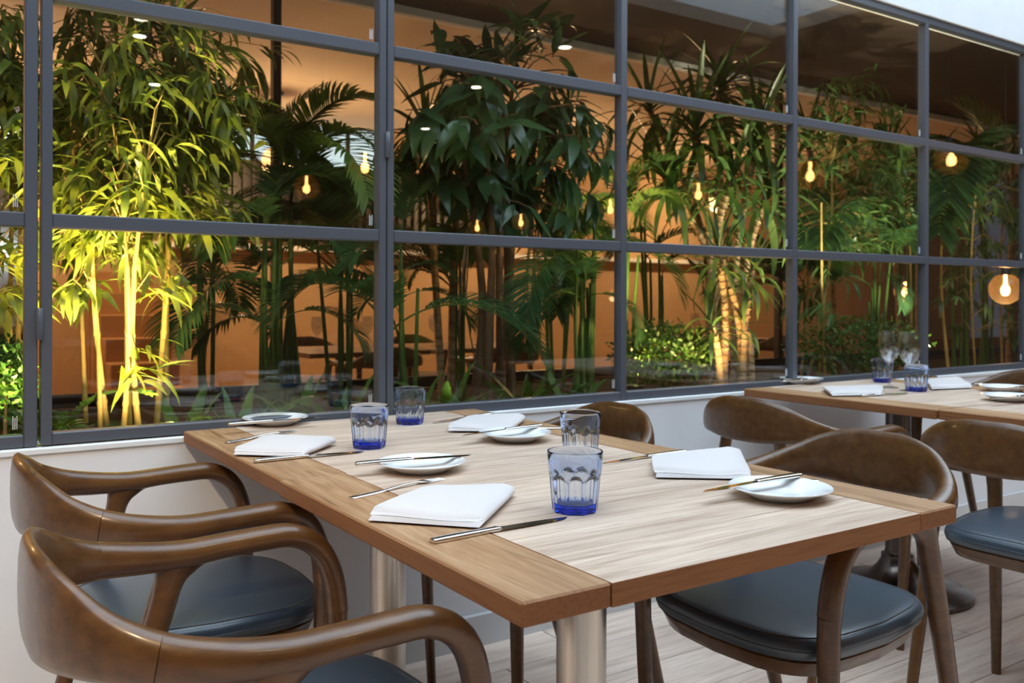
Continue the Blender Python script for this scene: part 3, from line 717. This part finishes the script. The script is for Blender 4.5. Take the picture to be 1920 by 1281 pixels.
def unit():
    while 1:
        v = rnd()
        if .05 < v.length < 1: return v
def join_leaves(items, name, m, parent):
    """many blades of shared meshes joined into one object"""
    VV, FF, o = [], [], 0; cache = {}
    for M4, me in items:
        if me.name not in cache:
            v = np.empty(len(me.vertices)*3); me.vertices.foreach_get('co', v); cache[me.name] = (v.reshape(-1, 3), np.array([tuple(q.vertices) for q in me.polygons]))
        v, f = cache[me.name]; A = np.array(M4); VV.append(v @ A[:3, :3].T + A[:3, 3]); FF.append(f+o); o += len(v)
    V = np.vstack(VV); Q = np.vstack(FF); me = bpy.data.meshes.new(name)
    me.vertices.add(len(V)); me.vertices.foreach_set('co', V.ravel()); me.loops.add(Q.size); me.loops.foreach_set('vertex_index', Q.ravel().astype(np.int32))
    me.polygons.add(len(Q)); me.polygons.foreach_set('loop_start', np.arange(0, Q.size, 4, dtype=np.int32)); me.polygons.foreach_set('use_smooth', np.ones(len(Q), bool))
    me.update(calc_edges=True); me.materials.append(m); return tag(link(name, me, parent), kind='stuff')
def foliage(parent, items, nmax, m, name='leaf'):
    """the nearest blades are parts of their own, the rest one mesh; items hold matrices in the plant's frame"""
    o = Vector(parent.location)
    def key(it):
        p = it[0].translation+o; v = p-Vector((0, 0, CH)); d = v.dot(Vector(fw)); x = 960+F*v.dot(Vector(rt))/d; y = HY-F*v.z/d
        return (0 if -20 < x < 1940 and -20 < y < 830 else 9)+d
    items.sort(key=key)
    for M4, me in items[:nmax]: link(name, me, parent, None, M4)
    if len(items) > nmax: join_leaves(items[nmax:], 'foliage', m, parent)
UPV = Vector((0, 0, 1))
# --- bamboo
BL = [leaf_mesh('leaf', M['l_bamboo'], .062+.012*i, .35+.28*i, .2, 5) for i in range(3)]
BL2 = [leaf_mesh('leaf', M['l_bamboo2'], .062+.012*i, .35+.28*i, .2, 5) for i in range(3)]
def tube(parent, name, pts, r0, r1, m, n=7, nodes=0, sub=4):
    S = spline([tuple(p) for p in pts], sub); k = len(S)
    rr = [r0+(r1-r0)*i/(k-1) for i in range(k)]
    if nodes:
        Z = np.cumsum([0]+[np.linalg.norm(a-b) for a, b in zip(S, S[1:])]); out = []; rad = []
        zz = 0
        while zz < Z[-1]:
            for dz, f in ((0, 1.0), (nodes*.88, .97), (nodes*.93, 1.28), (nodes*.97, 1.05)):
                if zz+dz <= Z[-1]: out.append([np.interp(zz+dz, Z, S[:, a]) for a in range(3)]); rad.append(f*np.interp(zz+dz, Z, rr))
            zz += nodes
        S, rr = np.array(out), rad
    return MB().sweep([tuple(s) for s in S], None, rr, rr, n).build(name, m, parent, True, 60)
def bamboo(label, culms, crowns, nleaf, green=False, Ls=(.085, .145), rad=.0098, group='bamboo plants', young=()):
    """culms: (base px, top px, Y) ; crowns: (px x, px y, radius px x, radius px y, Y, depth, clusters)"""
    b0 = at(culms[0][0][0], culms[0][0][1], culms[0][2]); t = thing('bamboo', label, 'bamboo', (b0.x, b0.y, SOIL), 0, group); O = Vector(t.location)
    cs = []
    for (bx, by), (tx, ty), Y in culms:
        a = at(bx, by, Y); b = at(tx, ty, Y+R.uniform(-.15, .15)); k = (a.z-SOIL)/max(.1, b.z-a.z); a = a-(b-a)*k*.6; a.z = SOIL-.01
        if b.z > 2.58: b = a+(b-a)*((2.58-a.z)/(b.z-a.z))
        mid = (a+b)/2+Vector((R.uniform(-.04, .04), R.uniform(-.04, .04), 0)); pts = [a-O, mid-O, b-O]; cs.append(spline([tuple(p) for p in pts], 8))
        tube(t, 'culm', pts, rad*R.uniform(.75, 1.15), rad*.35, M['culm'], 8, .20)
    items = []; br = MB()
    for (x, y, rx, ry, Y, dp, k) in crowns:
        for _ in range(k):
            while 1:
                q = Vector((R.uniform(-1, 1), R.uniform(-1, 1), R.uniform(-1, 1)))
                if q.length < 1: break
            p = at(x+q.x*rx, y+q.z*ry, Y); p.y += q.y*dp; p.y = max(YG+.10, min(YF-.08, p.y))
            if p.z > 2.56 or p.z < SOIL: continue
            p = p-O; c_ = min((c for cc in cs for c in cc[4:]), key=lambda c: (Vector(c)-p).length+max(0, c[2]-p.z)*1.5); c_ = Vector(c_)
            out = (p-c_); out = out.normalized() if out.length > .01 else unit()
            if (p-c_).length < .8: br.sweep([c_, (c_+p)/2+Vector((0, 0, .05)), p], None, [.003, .002, .0012], [.003, .002, .0012], 4, cap=False)
            hd = (out+unit()*.9); hd.z *= .5; hd.normalize()
            for i in range(R.randint(5, 8)):
                a = R.uniform(-1.25, 1.25); d = Matrix.Rotation(a, 3, 'Z') @ hd; d.z += R.uniform(-.75, .35); s = R.uniform(*Ls)
                items.append((frame(p+hd*R.uniform(-.06, .05)+rnd(.015), d, UPV+rnd(.45), s, s*R.uniform(.85, 1.25)), R.choice(BL2 if green else BL)))
    if br.v: tag(br.build('twigs', M['culm'], t, True), kind='stuff')
    for p in items:
        if p[0].translation.y+O.y < YG+.03: p[0].translation.y = YG+.05-O.y
    foliage(t, items, nleaf, M['l_bamboo2' if green else 'l_bamboo']); return t
# --- palms
def frond_mesh(m, npair, ll, droop, wid=.028, curl=.6, lift=.35):
    """a feather frond of length 1 arching over +X from the origin"""
    S = []; x = z = 0.0; k = 24
    for i in range(k+1):
        t = i/k; a = 1.0*(1-t)-droop*t*1.5+.1
        if i: x += math.cos(a)/k; z += math.sin(a)/k
        S.append((x, 0, z))
    ra = MB().sweep(S, [(0, 1, 0)]*(k+1), [.009*(1-.8*i/k) for i in range(k+1)], [.007*(1-.8*i/k) for i in range(k+1)], 5).mesh('frond', M['petiole'], True)
    lf = MB()
    for i in range(npair):
        t = .26+.74*(i+.3)/npair; f = t*k; j = min(k-1, int(f)); p = Vector(S[j]).lerp(Vector(S[j+1]), f-j); tg = (Vector(S[j+1])-Vector(S[j])).normalized(); nn = Vector((0, 1, 0)).cross(tg)*-1
        ln = ll*(math.sin(PI*min(1, (t-.2)/.86))**.6*.9+.12); fwd = .55+1.1*(t-.26)
        for sg in (-1, 1):
            d = (Vector((0, sg, 0))+tg*fwd+nn*lift+rnd(.08)).normalized(); V = []; q = p.copy(); rows = 4
            for r_ in range(rows+1):
                u = r_/rows; wv = wid*math.sin(PI*min(1, (u*.93+.07)**.8))*.5 if r_ < rows else .0005
                sd = d.cross(nn).normalized(); V += [q-sd*wv+nn*wv*.3, q, q+sd*wv+nn*wv*.3]
                q = q+d*(ln/rows); d = (d+Vector((0, 0, -curl*.28))).normalized()
            Fc = []
            for r_ in range(rows): a = 3*r_; Fc += [(a, a+3, a+4, a+1), (a+1, a+4, a+5, a+2)]
            lf.add(V, Fc)
    return ra, lf.mesh('leaflets', m, True)
FR = {}
for key, m in (('dark', 'l_palm'), ('bright', 'l_palmy')):
    FR[key] = [frond_mesh(M[m], 36, .31, .35, .024, .5, .45), frond_mesh(M[m], 40, .34, .62, .023, .75, .5), frond_mesh(M[m], 34, .29, .9, .025, .6, .5)]
FR['fern'] = [frond_mesh(M['l_fern'], 30, .12, .4, .026, .3), frond_mesh(M['l_fern'], 26, .13, .7, .03, .3)]
def palm(label, bx, by, Y, fr, kind='dark', stems=8, group='feather palms', aimed=(), sh=.55, name='palm'):
    """fr fronds of random heading from one clump, and aimed fronds (start px, tip px, Y start, Y tip, variant)"""
    b = at(bx, by, Y); t = thing(name, label, 'palm' if name == 'palm' else 'fern', (b.x, b.y, SOIL), 0, group); O = Vector(t.location)
    def put_frond(M4, v):
        ra, lf = FR[kind][v]; o = link('frond', ra, t, None, M4); tag(link('leaflets', lf, o), kind='stuff')
    heads = []
    for i in range(stems):
        a = R.uniform(0, 2*PI); lean = R.uniform(.02, .14); h = R.uniform(.35, 1.0)*sh*2; top = Vector((math.cos(a)*lean*h*1.2, math.sin(a)*lean*h*.7, h))
        tube(t, 'stem', [Vector((math.cos(a)*.05, math.sin(a)*.04, -.01)), top*.5+Vector((math.cos(a)*.03, 0, 0)), top], .011, .007, M['petiole'], 6); heads.append((top, a))
    def ok(M4, v):
        for q in (.3, .6, .95):
            k = FR[kind][v][0].vertices[min(len(FR[kind][v][0].vertices)-1, int(q*24)*5)].co; p = M4 @ k + O
            if p.x > 5.2 or p.y < YG+.09 or p.y > YF-.05 or p.z > 2.6 or p.z < SOIL: return False
        return True
    n = 0; tries = 0
    while n < fr and tries < fr*14:
        tries += 1
        top, a = R.choice(heads) if heads else (Vector((0, 0, .02)), R.uniform(0, 2*PI)); a = R.uniform(0, 2*PI); v = R.randrange(len(FR[kind])); s = R.uniform(.55, 1.0)*sh*1.5
        d = Vector((math.cos(a), math.sin(a), R.uniform(-.25, .35))); M4 = frame(top, d, UPV+rnd(.25), s)
        if ok(M4, v): put_frond(M4, v); n += 1
    for (sx, sy), (ex, ey), Ys, Ye, v in aimed:
        p, q = at(sx, sy, Ys), at(ex, ey, Ye); tip = Vector(FR[kind][v][0].vertices[24*5].co); ch = q-p; s = ch.length/tip.length
        base_ang = math.atan2(tip.z, tip.x); h = Vector((ch.x, ch.y, 0)); el = math.atan2(ch.z, h.length)-base_ang
        h = h.normalized() if h.length > 1e-3 else Vector((1, 0, 0)); d = h*math.cos(el)+UPV*math.sin(el); nrm = UPV*math.cos(el)-h*math.sin(el)
        put_frond(frame(p-O, d, nrm, s), v)
        if heads and (p-O).z > .1: tube(t, 'stem', [Vector((R.uniform(-.05, .05), R.uniform(-.04, .04), -.01)), (p-O)*.5+Vector((0, 0, .05)), p-O], .010, .006, M['petiole'], 6)
    return t
# --- dark leafy tree
FL = [leaf_mesh('leaf', M['l_ficus'], .135, .25+.3*i, .22, 6, wave=.10) for i in range(3)]
def leafy_tree():
    b = at(925, 745, 3.15); t = thing('leafy_tree', 'tall tree with long dark glossy drooping leaves in the middle of the court', 'tree', (b.x, b.y, SOIL)); O = Vector(t.location)
    stems = [((885, 745), (905, 600), (893, 440), (860, 250), 3.2), ((912, 745), (918, 600), (922, 440), (905, 200), 3.12), ((940, 745), (938, 610), (938, 440), (960, 170), 3.15), ((958, 745), (958, 620), (962, 440), (1010, 220), 3.2), ((925, 745), (948, 600), (950, 430), (930, 60), 3.25)]
    tops = []
    for s in stems:
        pts = [at(x, y, s[4]+.05*math.sin(i*2)) - O for i, (x, y) in enumerate(s[:4])]; pts[0].z = -.01
        tube(t, 'trunk', pts, .024, .009, M['bark'], 9, 0, 7); tops.append(spline([tuple(p) for p in pts], 6))
    for i in range(9):                       # hanging aerial roots
        x = R.choice((870, 880, 975, 990, 1005, 1012)); p = at(x+R.uniform(-8, 8), 430, 3.1); q = p+Vector((R.uniform(-.05, .05), 0, -R.uniform(.25, .6)))
        tube(t, 'aerial_root', [p-O, (p+q)/2+rnd(.03)-O, q-O], .004, .003, M['bark'], 5)
    items = []
    # branchlets in the crown: px centre, radii, clusters, heading bias
    for (x, y, rx, ry, k, bias) in ((940, 250, 170, 130, 46, -.5), (1050, 270, 95, 100, 26, -.7), (830, 230, 90, 100, 20, -.5), (940, 90, 75, 60, 17, .8), (850, 105, 80, 35, 8, .4), (1000, 370, 110, 45, 14, -.8), (1010, 210, 110, 70, 16, -.6)):
        for _ in range(k):
            q = unit(); p = at(x+q.x*rx, y+q.z*ry, 3.1)-O; p.y += q.y*.42
            if p.y+O.y < YG+.2: p.y = YG+.2-O.y
            c_ = Vector(min((c for cc in tops for c in cc[8:]), key=lambda c: (Vector(c)-p).length)); out = p-c_
            tube(t, 'branch', [c_, (c_+p)/2+Vector((0, 0, .04)), p], .006, .002, M['bark'], 4, 0, 2)
            out.z *= .4; out = out.normalized() if out.length > .01 else unit()
            for i in range(R.randint(4, 6)):
                d = Matrix.Rotation(R.uniform(-1.6, 1.6), 3, 'Z') @ out; d.z = bias+R.uniform(-.55, .4); s = R.uniform(.13, .205)
                pp = p-out*R.uniform(0, .12)+rnd(.02)
                if pp.y+O.y+d.normalized().y*s < YG+.06: d.y = abs(d.y)*.2
                if pp.z+O.z+max(0, d.normalized().z)*s > 2.6: continue
                items.append((frame(pp, d, UPV+out*.6+rnd(.4), s, s*R.uniform(.85, 1.15)), R.choice(FL)))
    foliage(t, items, 300, M['l_ficus'])
leafy_tree()
# --- dracaenas
DLF = [leaf_mesh('leaf', M['l_drac'], .032+.008*i, .25+.45*i, .3, 7, base=.55, tip=.55) for i in range(3)]
def dracaena(label, canes, nleaf=150):
    """canes: (base px, mid px, head px, Y, leaf count, leaf length)"""
    b = at(*canes[0][0], canes[0][3]); t = thing('dracaena', label, 'dracaena', (b.x, b.y, SOIL), 0, 'dracaenas'); O = Vector(t.location); items = []
    for bpx, mpx, hpx, Y, k, ln in canes:
        pts = [at(*bpx, Y), at(*mpx, Y+.03), at(*hpx, Y+R.uniform(-.05, .05))]
        if bpx[1] > 690: pts[0].z = SOIL-.01
        pts = [p-O for p in pts]; tube(t, 'cane', pts, .019, .015, M['cane'], 9, .035, 8); h = pts[-1]; ax = (pts[-1]-pts[1]).normalized()
        for i in range(k):
            f = i/k; a = i*2.4+R.uniform(-.2, .2); el = 1.35-1.75*f+R.uniform(-.15, .15); d = Vector((math.cos(a)*math.cos(el), math.sin(a)*math.cos(el), math.sin(el)))+ax*.2
            s = ln*R.uniform(.75, 1.1); pp = h-ax*(.11*f); e = pp+O+d.normalized()*s*.8
            if e.y < YG+.06: d.y *= .15
            if e.z > 2.42: d.z *= .4; s *= .75
            if (pp+O).z+max(0, d.normalized().z)*s > 2.58: continue
            items.append((frame(pp, d, UPV+ax*.2, s, s*R.uniform(.9, 1.2)), DLF[0 if el > .9 else R.choice((1, 2))]))
    foliage(t, items, nleaf, M['l_drac']); return t
# --- clipped shrubs, nest ferns
BX = leaf_mesh('small_leaf', M['l_box'], .26, .2, .2, 2)
def shrub(label, x, y, rx, ry, Y, n):
    p = at(x, y, Y); ex = (at(x+rx, y, Y)-p).length; ez = (at(x, y-ry, Y)-p).length; t = thing('boxwood_shrub', label, 'shrub', (p.x, p.y, SOIL), 0, 'boxwood shrubs'); items = []; cz = p.z-SOIL
    for i in range(7):
        q = unit(); tube(t, 'stem', [Vector((0, 0, -.01)), Vector((q.x*ex*.3, q.y*.1, cz*.5)), Vector((q.x*ex*.7, q.y*ex*.6, cz+q.z*ez*.6))], .007, .003, M['bark'], 5)
    for _ in range(n):
        q = unit(); q = q.normalized()*R.uniform(.55, 1.0)*(1+.14*math.sin(q.x*9)*math.sin(q.z*8+q.y*5)); pp = Vector((q.x*ex, q.y*ex*.75, cz+q.z*ez))
        if pp.z < .02 or pp.y+p.y < YG+.05: continue
        s = R.uniform(.018, .034); items.append((frame(pp, q+rnd(.8), q+rnd(.6), s), BX))
    join_leaves(items, 'foliage', M['l_box'], t)
NF_ = [leaf_mesh('frond', M['l_fern'], .085, .25+.3*i, .25, 20, base=.3, tip=.8, wave=.22) for i in range(3)]
def nest_fern(label, x, y, Y, n, ln):
    p = at(x, y, Y); t = thing('nest_fern', label, 'fern', (p.x, p.y, SOIL), 0, 'nest ferns at the foot of the plants')
    for i in range(n):
        a = i*2.4; el = R.uniform(.7, 1.35); d = Vector((math.cos(a)*math.cos(el), math.sin(a)*math.cos(el), math.sin(el))); s = ln*R.uniform(.7, 1.15)
        if p.y+d.y*s < YG+.05: d.y = 0
        link('frond', NF_[i % 3], t, None, frame(d*.02, d, UPV*.6-Vector((d.x, d.y, 0)), s))

bamboo('tall bamboo with yellow lit canes and dense leaves at the left', [((186, 800), (160, 380), 2.80), ((207, 800), (190, 120), 2.86), ((226, 800), (222, 300), 2.80), ((246, 800), (262, 60), 2.86), ((266, 800), (276, 300), 2.80), ((290, 800), (310, 30), 2.88), ((162, 800), (120, 40), 2.95), ((315, 790), (350, 120), 3.05), ((236, 800), (240, 200), 2.95)],
       [(240, 190, 180, 210, 2.95, .40, 230), (190, 390, 130, 100, 2.9, .34, 80), (330, 260, 120, 130, 3.05, .34, 80), (300, 510, 60, 40, 2.85, .12, 7), (130, 540, 50, 60, 2.9, .12, 5), (250, 690, 30, 50, 2.66, .05, 3), (340, 410, 110, 60, 3.0, .25, 34), (430, 120, 90, 90, 3.15, .2, 16)], 300)
bamboo('bamboo with yellow green leaves cut by the left edge', [((10, 800), (20, 100), 3.0), ((-30, 800), (-20, 60), 2.9), ((36, 800), (45, 250), 3.2)], [(5, 240, 60, 250, 3.0, .3, 80), (10, 500, 50, 80, 2.9, .2, 14)], 120)
bamboo('light green bamboo with thin canes behind the second table', [((1512, 700), (1560, 300), 3.1), ((1535, 700), (1600, 130), 3.15), ((1548, 700), (1540, 330), 3.0), ((1500, 700), (1500, 360), 3.2), ((1710, 690), (1700, 260), 3.3)],
       [(1590, 270, 85, 150, 3.1, .25, 110), (1600, 420, 100, 70, 3.05, .25, 60), (1540, 560, 40, 60, 3.0, .2, 12), (1670, 330, 60, 90, 3.2, .2, 40)], 200, True)
palm('feather palm with arching fronds between the bamboo and the dark tree', 515, 735, 3.25, 4, 'dark', 7, aimed=[((520, 560), (330, 640), 3.25, 3.0, 1), ((520, 520), (350, 500), 3.25, 3.2, 1), ((525, 500), (700, 560), 3.25, 3.1, 2), ((525, 600), (680, 660), 3.2, 3.0, 1), ((510, 620), (345, 600), 3.2, 3.3, 0), ((520, 470), (410, 470), 3.25, 2.9, 2), ((525, 480), (640, 470), 3.3, 3.0, 1)], sh=.42)
palm('taller pale green palm with fronds spreading under the tan ceiling', 545, 735, 3.6, 0, 'bright', 3, aimed=[((545, 330), (400, 225), 3.55, 3.3, 1), ((545, 330), (700, 190), 3.55, 3.2, 1), ((548, 340), (705, 280), 3.5, 3.1, 1), ((545, 340), (410, 330), 3.5, 3.1, 2), ((545, 330), (600, 170), 3.6, 3.6, 0), ((548, 360), (690, 370), 3.5, 2.95, 2), ((545, 330), (470, 190), 3.6, 3.7, 1)])
palm('dark feather palm with green canes at the middle double post', 752, 740, 3.05, 4, 'dark', 6, aimed=[((752, 520), (655, 500), 3.05, 2.9, 2), ((755, 510), (860, 560), 3.05, 2.95, 2), ((752, 560), (880, 610), 3.05, 3.0, 1), ((752, 480), (690, 440), 3.1, 3.0, 1), ((752, 470), (830, 330), 3.1, 3.2, 0), ((752, 600), (670, 590), 3.0, 2.9, 2)], sh=.45)
palm('dark feather palm right of the tree trunks', 1090, 725, 3.1, 4, 'dark', 8, aimed=[((1090, 520), (990, 600), 3.1, 2.9, 2), ((1090, 500), (1275, 560), 3.1, 2.8, 2), ((1095, 500), (1230, 480), 3.1, 2.9, 1), ((1090, 560), (985, 650), 3.1, 3.0, 1), ((1092, 560), (1190, 640), 3.1, 2.9, 2), ((1090, 480), (1020, 470), 3.15, 3.1, 1), ((1090, 490), (1160, 400), 3.2, 3.2, 1)], sh=.42)
palm('yellow green palm with fine fronds beside the dracaenas', 1170, 720, 3.45, 0, 'bright', 3, aimed=[((1175, 420), (1260, 300), 3.45, 3.2, 1), ((1175, 420), (1120, 330), 3.45, 3.4, 1), ((1180, 440), (1270, 380), 3.4, 3.1, 2), ((1175, 440), (1090, 420), 3.4, 3.2, 1)])
palm('feather palm with green fronds in front of the right bamboo', 1640, 700, 3.2, 3, 'dark', 5, aimed=[((1640, 470), (1540, 460), 3.2, 2.95, 1), ((1640, 460), (1700, 400), 3.2, 3.1, 1), ((1640, 480), (1715, 470), 3.2, 2.9, 2), ((1640, 520), (1690, 580), 3.2, 3.0, 2)], sh=.4)
palm('feather palm at the right edge beyond the last post', 1850, 690, 3.3, 4, 'dark', 5, aimed=[((1840, 420), (1915, 350), 3.3, 3.1, 1), ((1840, 420), (1760, 330), 3.3, 3.2, 1), ((1840, 440), (1760, 440), 3.3, 3.0, 2), ((1840, 430), (1900, 440), 3.3, 3.0, 2), ((1845, 400), (1800, 200), 3.4, 3.5, 0), ((1845, 400), (1780, 380), 3.3, 2.9, 2), ((1845, 400), (1905, 300), 3.3, 3.0, 2)], sh=.5)
for lab, x, Y, n, st, s_ in (('dark feather palm at the back between the bamboo and the left palm', 400, 3.85, 8, 4, .5), ('dark feather palm at the back left of the double post', 640, 3.8, 10, 5, .5), ('dark feather palm at the back behind the tree trunks', 850, 3.75, 10, 5, .5),
                            ('dark feather palm at the back right of the tree trunks', 1040, 3.85, 11, 5, .5), ('dark feather palm at the back behind the boxwood shrub', 1230, 3.8, 9, 6, .5), ('dark feather palm at the back behind the right bamboo', 1500, 3.7, 10, 6, .55), ('dark feather palm at the back near the last post', 1700, 3.6, 11, 7, .6), ('dark feather palm at the back at the right edge', 1800, 3.2, 12, 7, .6)):
    palm(lab, x, 720, Y, n, 'dark', st, sh=s_)
bamboo('green bamboo with small leaves at the right edge of the court', [((1830, 690), (1835, 300), 3.0), ((1880, 690), (1890, 280), 3.1), ((1920, 690), (1925, 280), 3.2), ((1780, 690), (1775, 330), 3.1)], [(1840, 380, 90, 110, 3.1, .3, 80), (1850, 560, 70, 90, 3.0, .25, 26)], 120, True)
dracaena('multi cane dracaena with warm lit ringed canes', [((1355, 720), (1346, 660), (1332, 600), 2.72, 20, .22), ((1354, 720), (1360, 600), (1347, 470), 2.75, 26, .28), ((1388, 720), (1386, 610), (1352, 480), 2.75, 10, .2), ((1390, 720), (1398, 600), (1412, 500), 2.72, 26, .26), ((1408, 720), (1406, 650), (1390, 590), 2.72, 10, .18)], 96)
dracaena('tall dracaena with dark spiky heads near the top of the window', [((1330, 715), (1330, 450), (1305, 240), 3.25, 40, .46), ((1350, 715), (1350, 400), (1352, 150), 3.3, 46, .50), ((1375, 715), (1385, 450), (1425, 250), 3.2, 40, .46), ((1340, 715), (1335, 500), (1245, 330), 3.35, 30, .42), ((1390, 715), (1400, 500), (1440, 360), 3.15, 32, .40), ((1345, 715), (1345, 450), (1375, 330), 3.15, 30, .38), ((1325, 715), (1320, 450), (1215, 200), 3.5, 26, .40)], 240)
dracaena('dark dracaena between the right bamboo and the last post', [((1690, 700), (1680, 500), (1665, 290), 3.5, 34, .40), ((1720, 700), (1722, 500), (1735, 330), 3.6, 34, .42), ((1560, 700), (1560, 500), (1515, 270), 3.6, 26, .4)], 60)
dracaena('dark spiky dracaena at the upper right corner of the court', [((1850, 690), (1845, 450), (1830, 260), 3.7, 40, .42), ((1890, 690), (1895, 450), (1900, 260), 3.6, 40, .42)], 60)
dracaena('slim dark dracaena with spiky heads behind the left palm', [((830, 740), (815, 500), (800, 250), 3.6, 34, .38), ((845, 740), (850, 500), (860, 330), 3.7, 30, .36)], 60)
shrub('round boxwood shrub left of the warm lit canes', 1255, 665, 85, 58, 3.0, 2600)
shrub('round boxwood shrub behind the wine glasses', 1610, 645, 85, 52, 2.95, 2400)
shrub('leafy green shrub at the lower left edge', 5, 720, 55, 85, 2.75, 1500)
for a in (('nest fern left of the tree trunks', 835, 745, 2.75, 11, .26), ('nest fern in front of the tree trunks', 900, 755, 2.62, 9, .22), ('nest fern right of the tree trunks', 985, 752, 2.75, 11, .28), ('nest fern under the dark feather palm', 1060, 748, 2.8, 10, .24),
          ('nest fern below the left palm canes', 445, 778, 2.8, 10, .20), ('nest fern behind the window tumbler', 640, 765, 2.85, 11, .24), ('nest fern between the two left palms', 560, 770, 2.95, 10, .22), ('nest fern beside the bamboo canes', 345, 785, 2.85, 9, .26), ('nest fern under the right palm', 1570, 705, 2.9, 8, .22), ('nest fern at the middle double post', 775, 755, 2.7, 8, .24)): nest_fern(*a)
palm('sword fern at the foot of the bamboo', 112, 790, 2.98, 12, 'fern', 0, 'sword ferns', sh=.30, name='sword_fern')
palm('sword fern cut by the left edge under the shrub', 30, 800, 2.7, 9, 'fern', 0, 'sword ferns', sh=.26, name='sword_fern')
palm('sword fern behind the far left plate', 500, 775, 2.7, 9, 'fern', 0, 'sword ferns', sh=.22, name='sword_fern')

# uplights in the bed
UL = (MB().lathe([(0, 0), (.045, 0), (.048, .01), (.048, .07), (.040, .075), (.036, .066), (0, .064)], 20).mesh('housing', M['blackmetal'], True, 40), MB().lathe([(0, .068), (.035, .068)], 20).mesh('lens', M['uplens']))
def uplight(x, y, Y, label, power, aim, spot=80, col=(1, .72, .26)):
    p = at(x, y, Y); t = thing('garden_uplight', label, 'lamp', (p.x, p.y, SOIL), 0, 'uplights in the planting bed'); link('housing', UL[0], t); link('lens', UL[1], t)
    light('uplight_beam', 'SPOT', (0, 0, .09), power, col, t, aim, .04, spot, .7)
uplight(225, 815, 2.52, 'uplight at the foot of the bamboo canes', 34, (0, .42, 1), 130, (1, .70, .34))
uplight(160, 830, 2.60, 'narrow uplight aimed at the bamboo crown', 250, (.10, .26, 1), 58, (1, .74, .24))
uplight(320, 820, 2.70, 'narrow uplight right of the bamboo canes', 220, (-.02, .20, 1), 58, (1, .74, .24))
uplight(30, 810, 2.6, 'uplight at the foot of the left edge bamboo', 90, (0, .25, 1), 80, (1, .74, .26))
uplight(1385, 738, 2.50, 'uplight at the foot of the lit dracaena canes', 55, (0, .45, 1), 125, (1, .66, .28))
uplight(1190, 740, 3.2, 'uplight behind the boxwood shrub', 110, (.1, .1, 1), 70, (1, .74, .28))
uplight(1560, 720, 2.6, 'uplight at the foot of the right bamboo', 120, (.1, .3, 1), 80, (1, .90, .62))
uplight(1800, 700, 2.6, 'uplight at the foot of the right edge palm', 80, (.1, .35, 1), 90, (1, .90, .62))
uplight(900, 760, 2.55, 'uplight among the nest ferns at the tree', 4, (0, .5, 1), 100, (1, .80, .4))
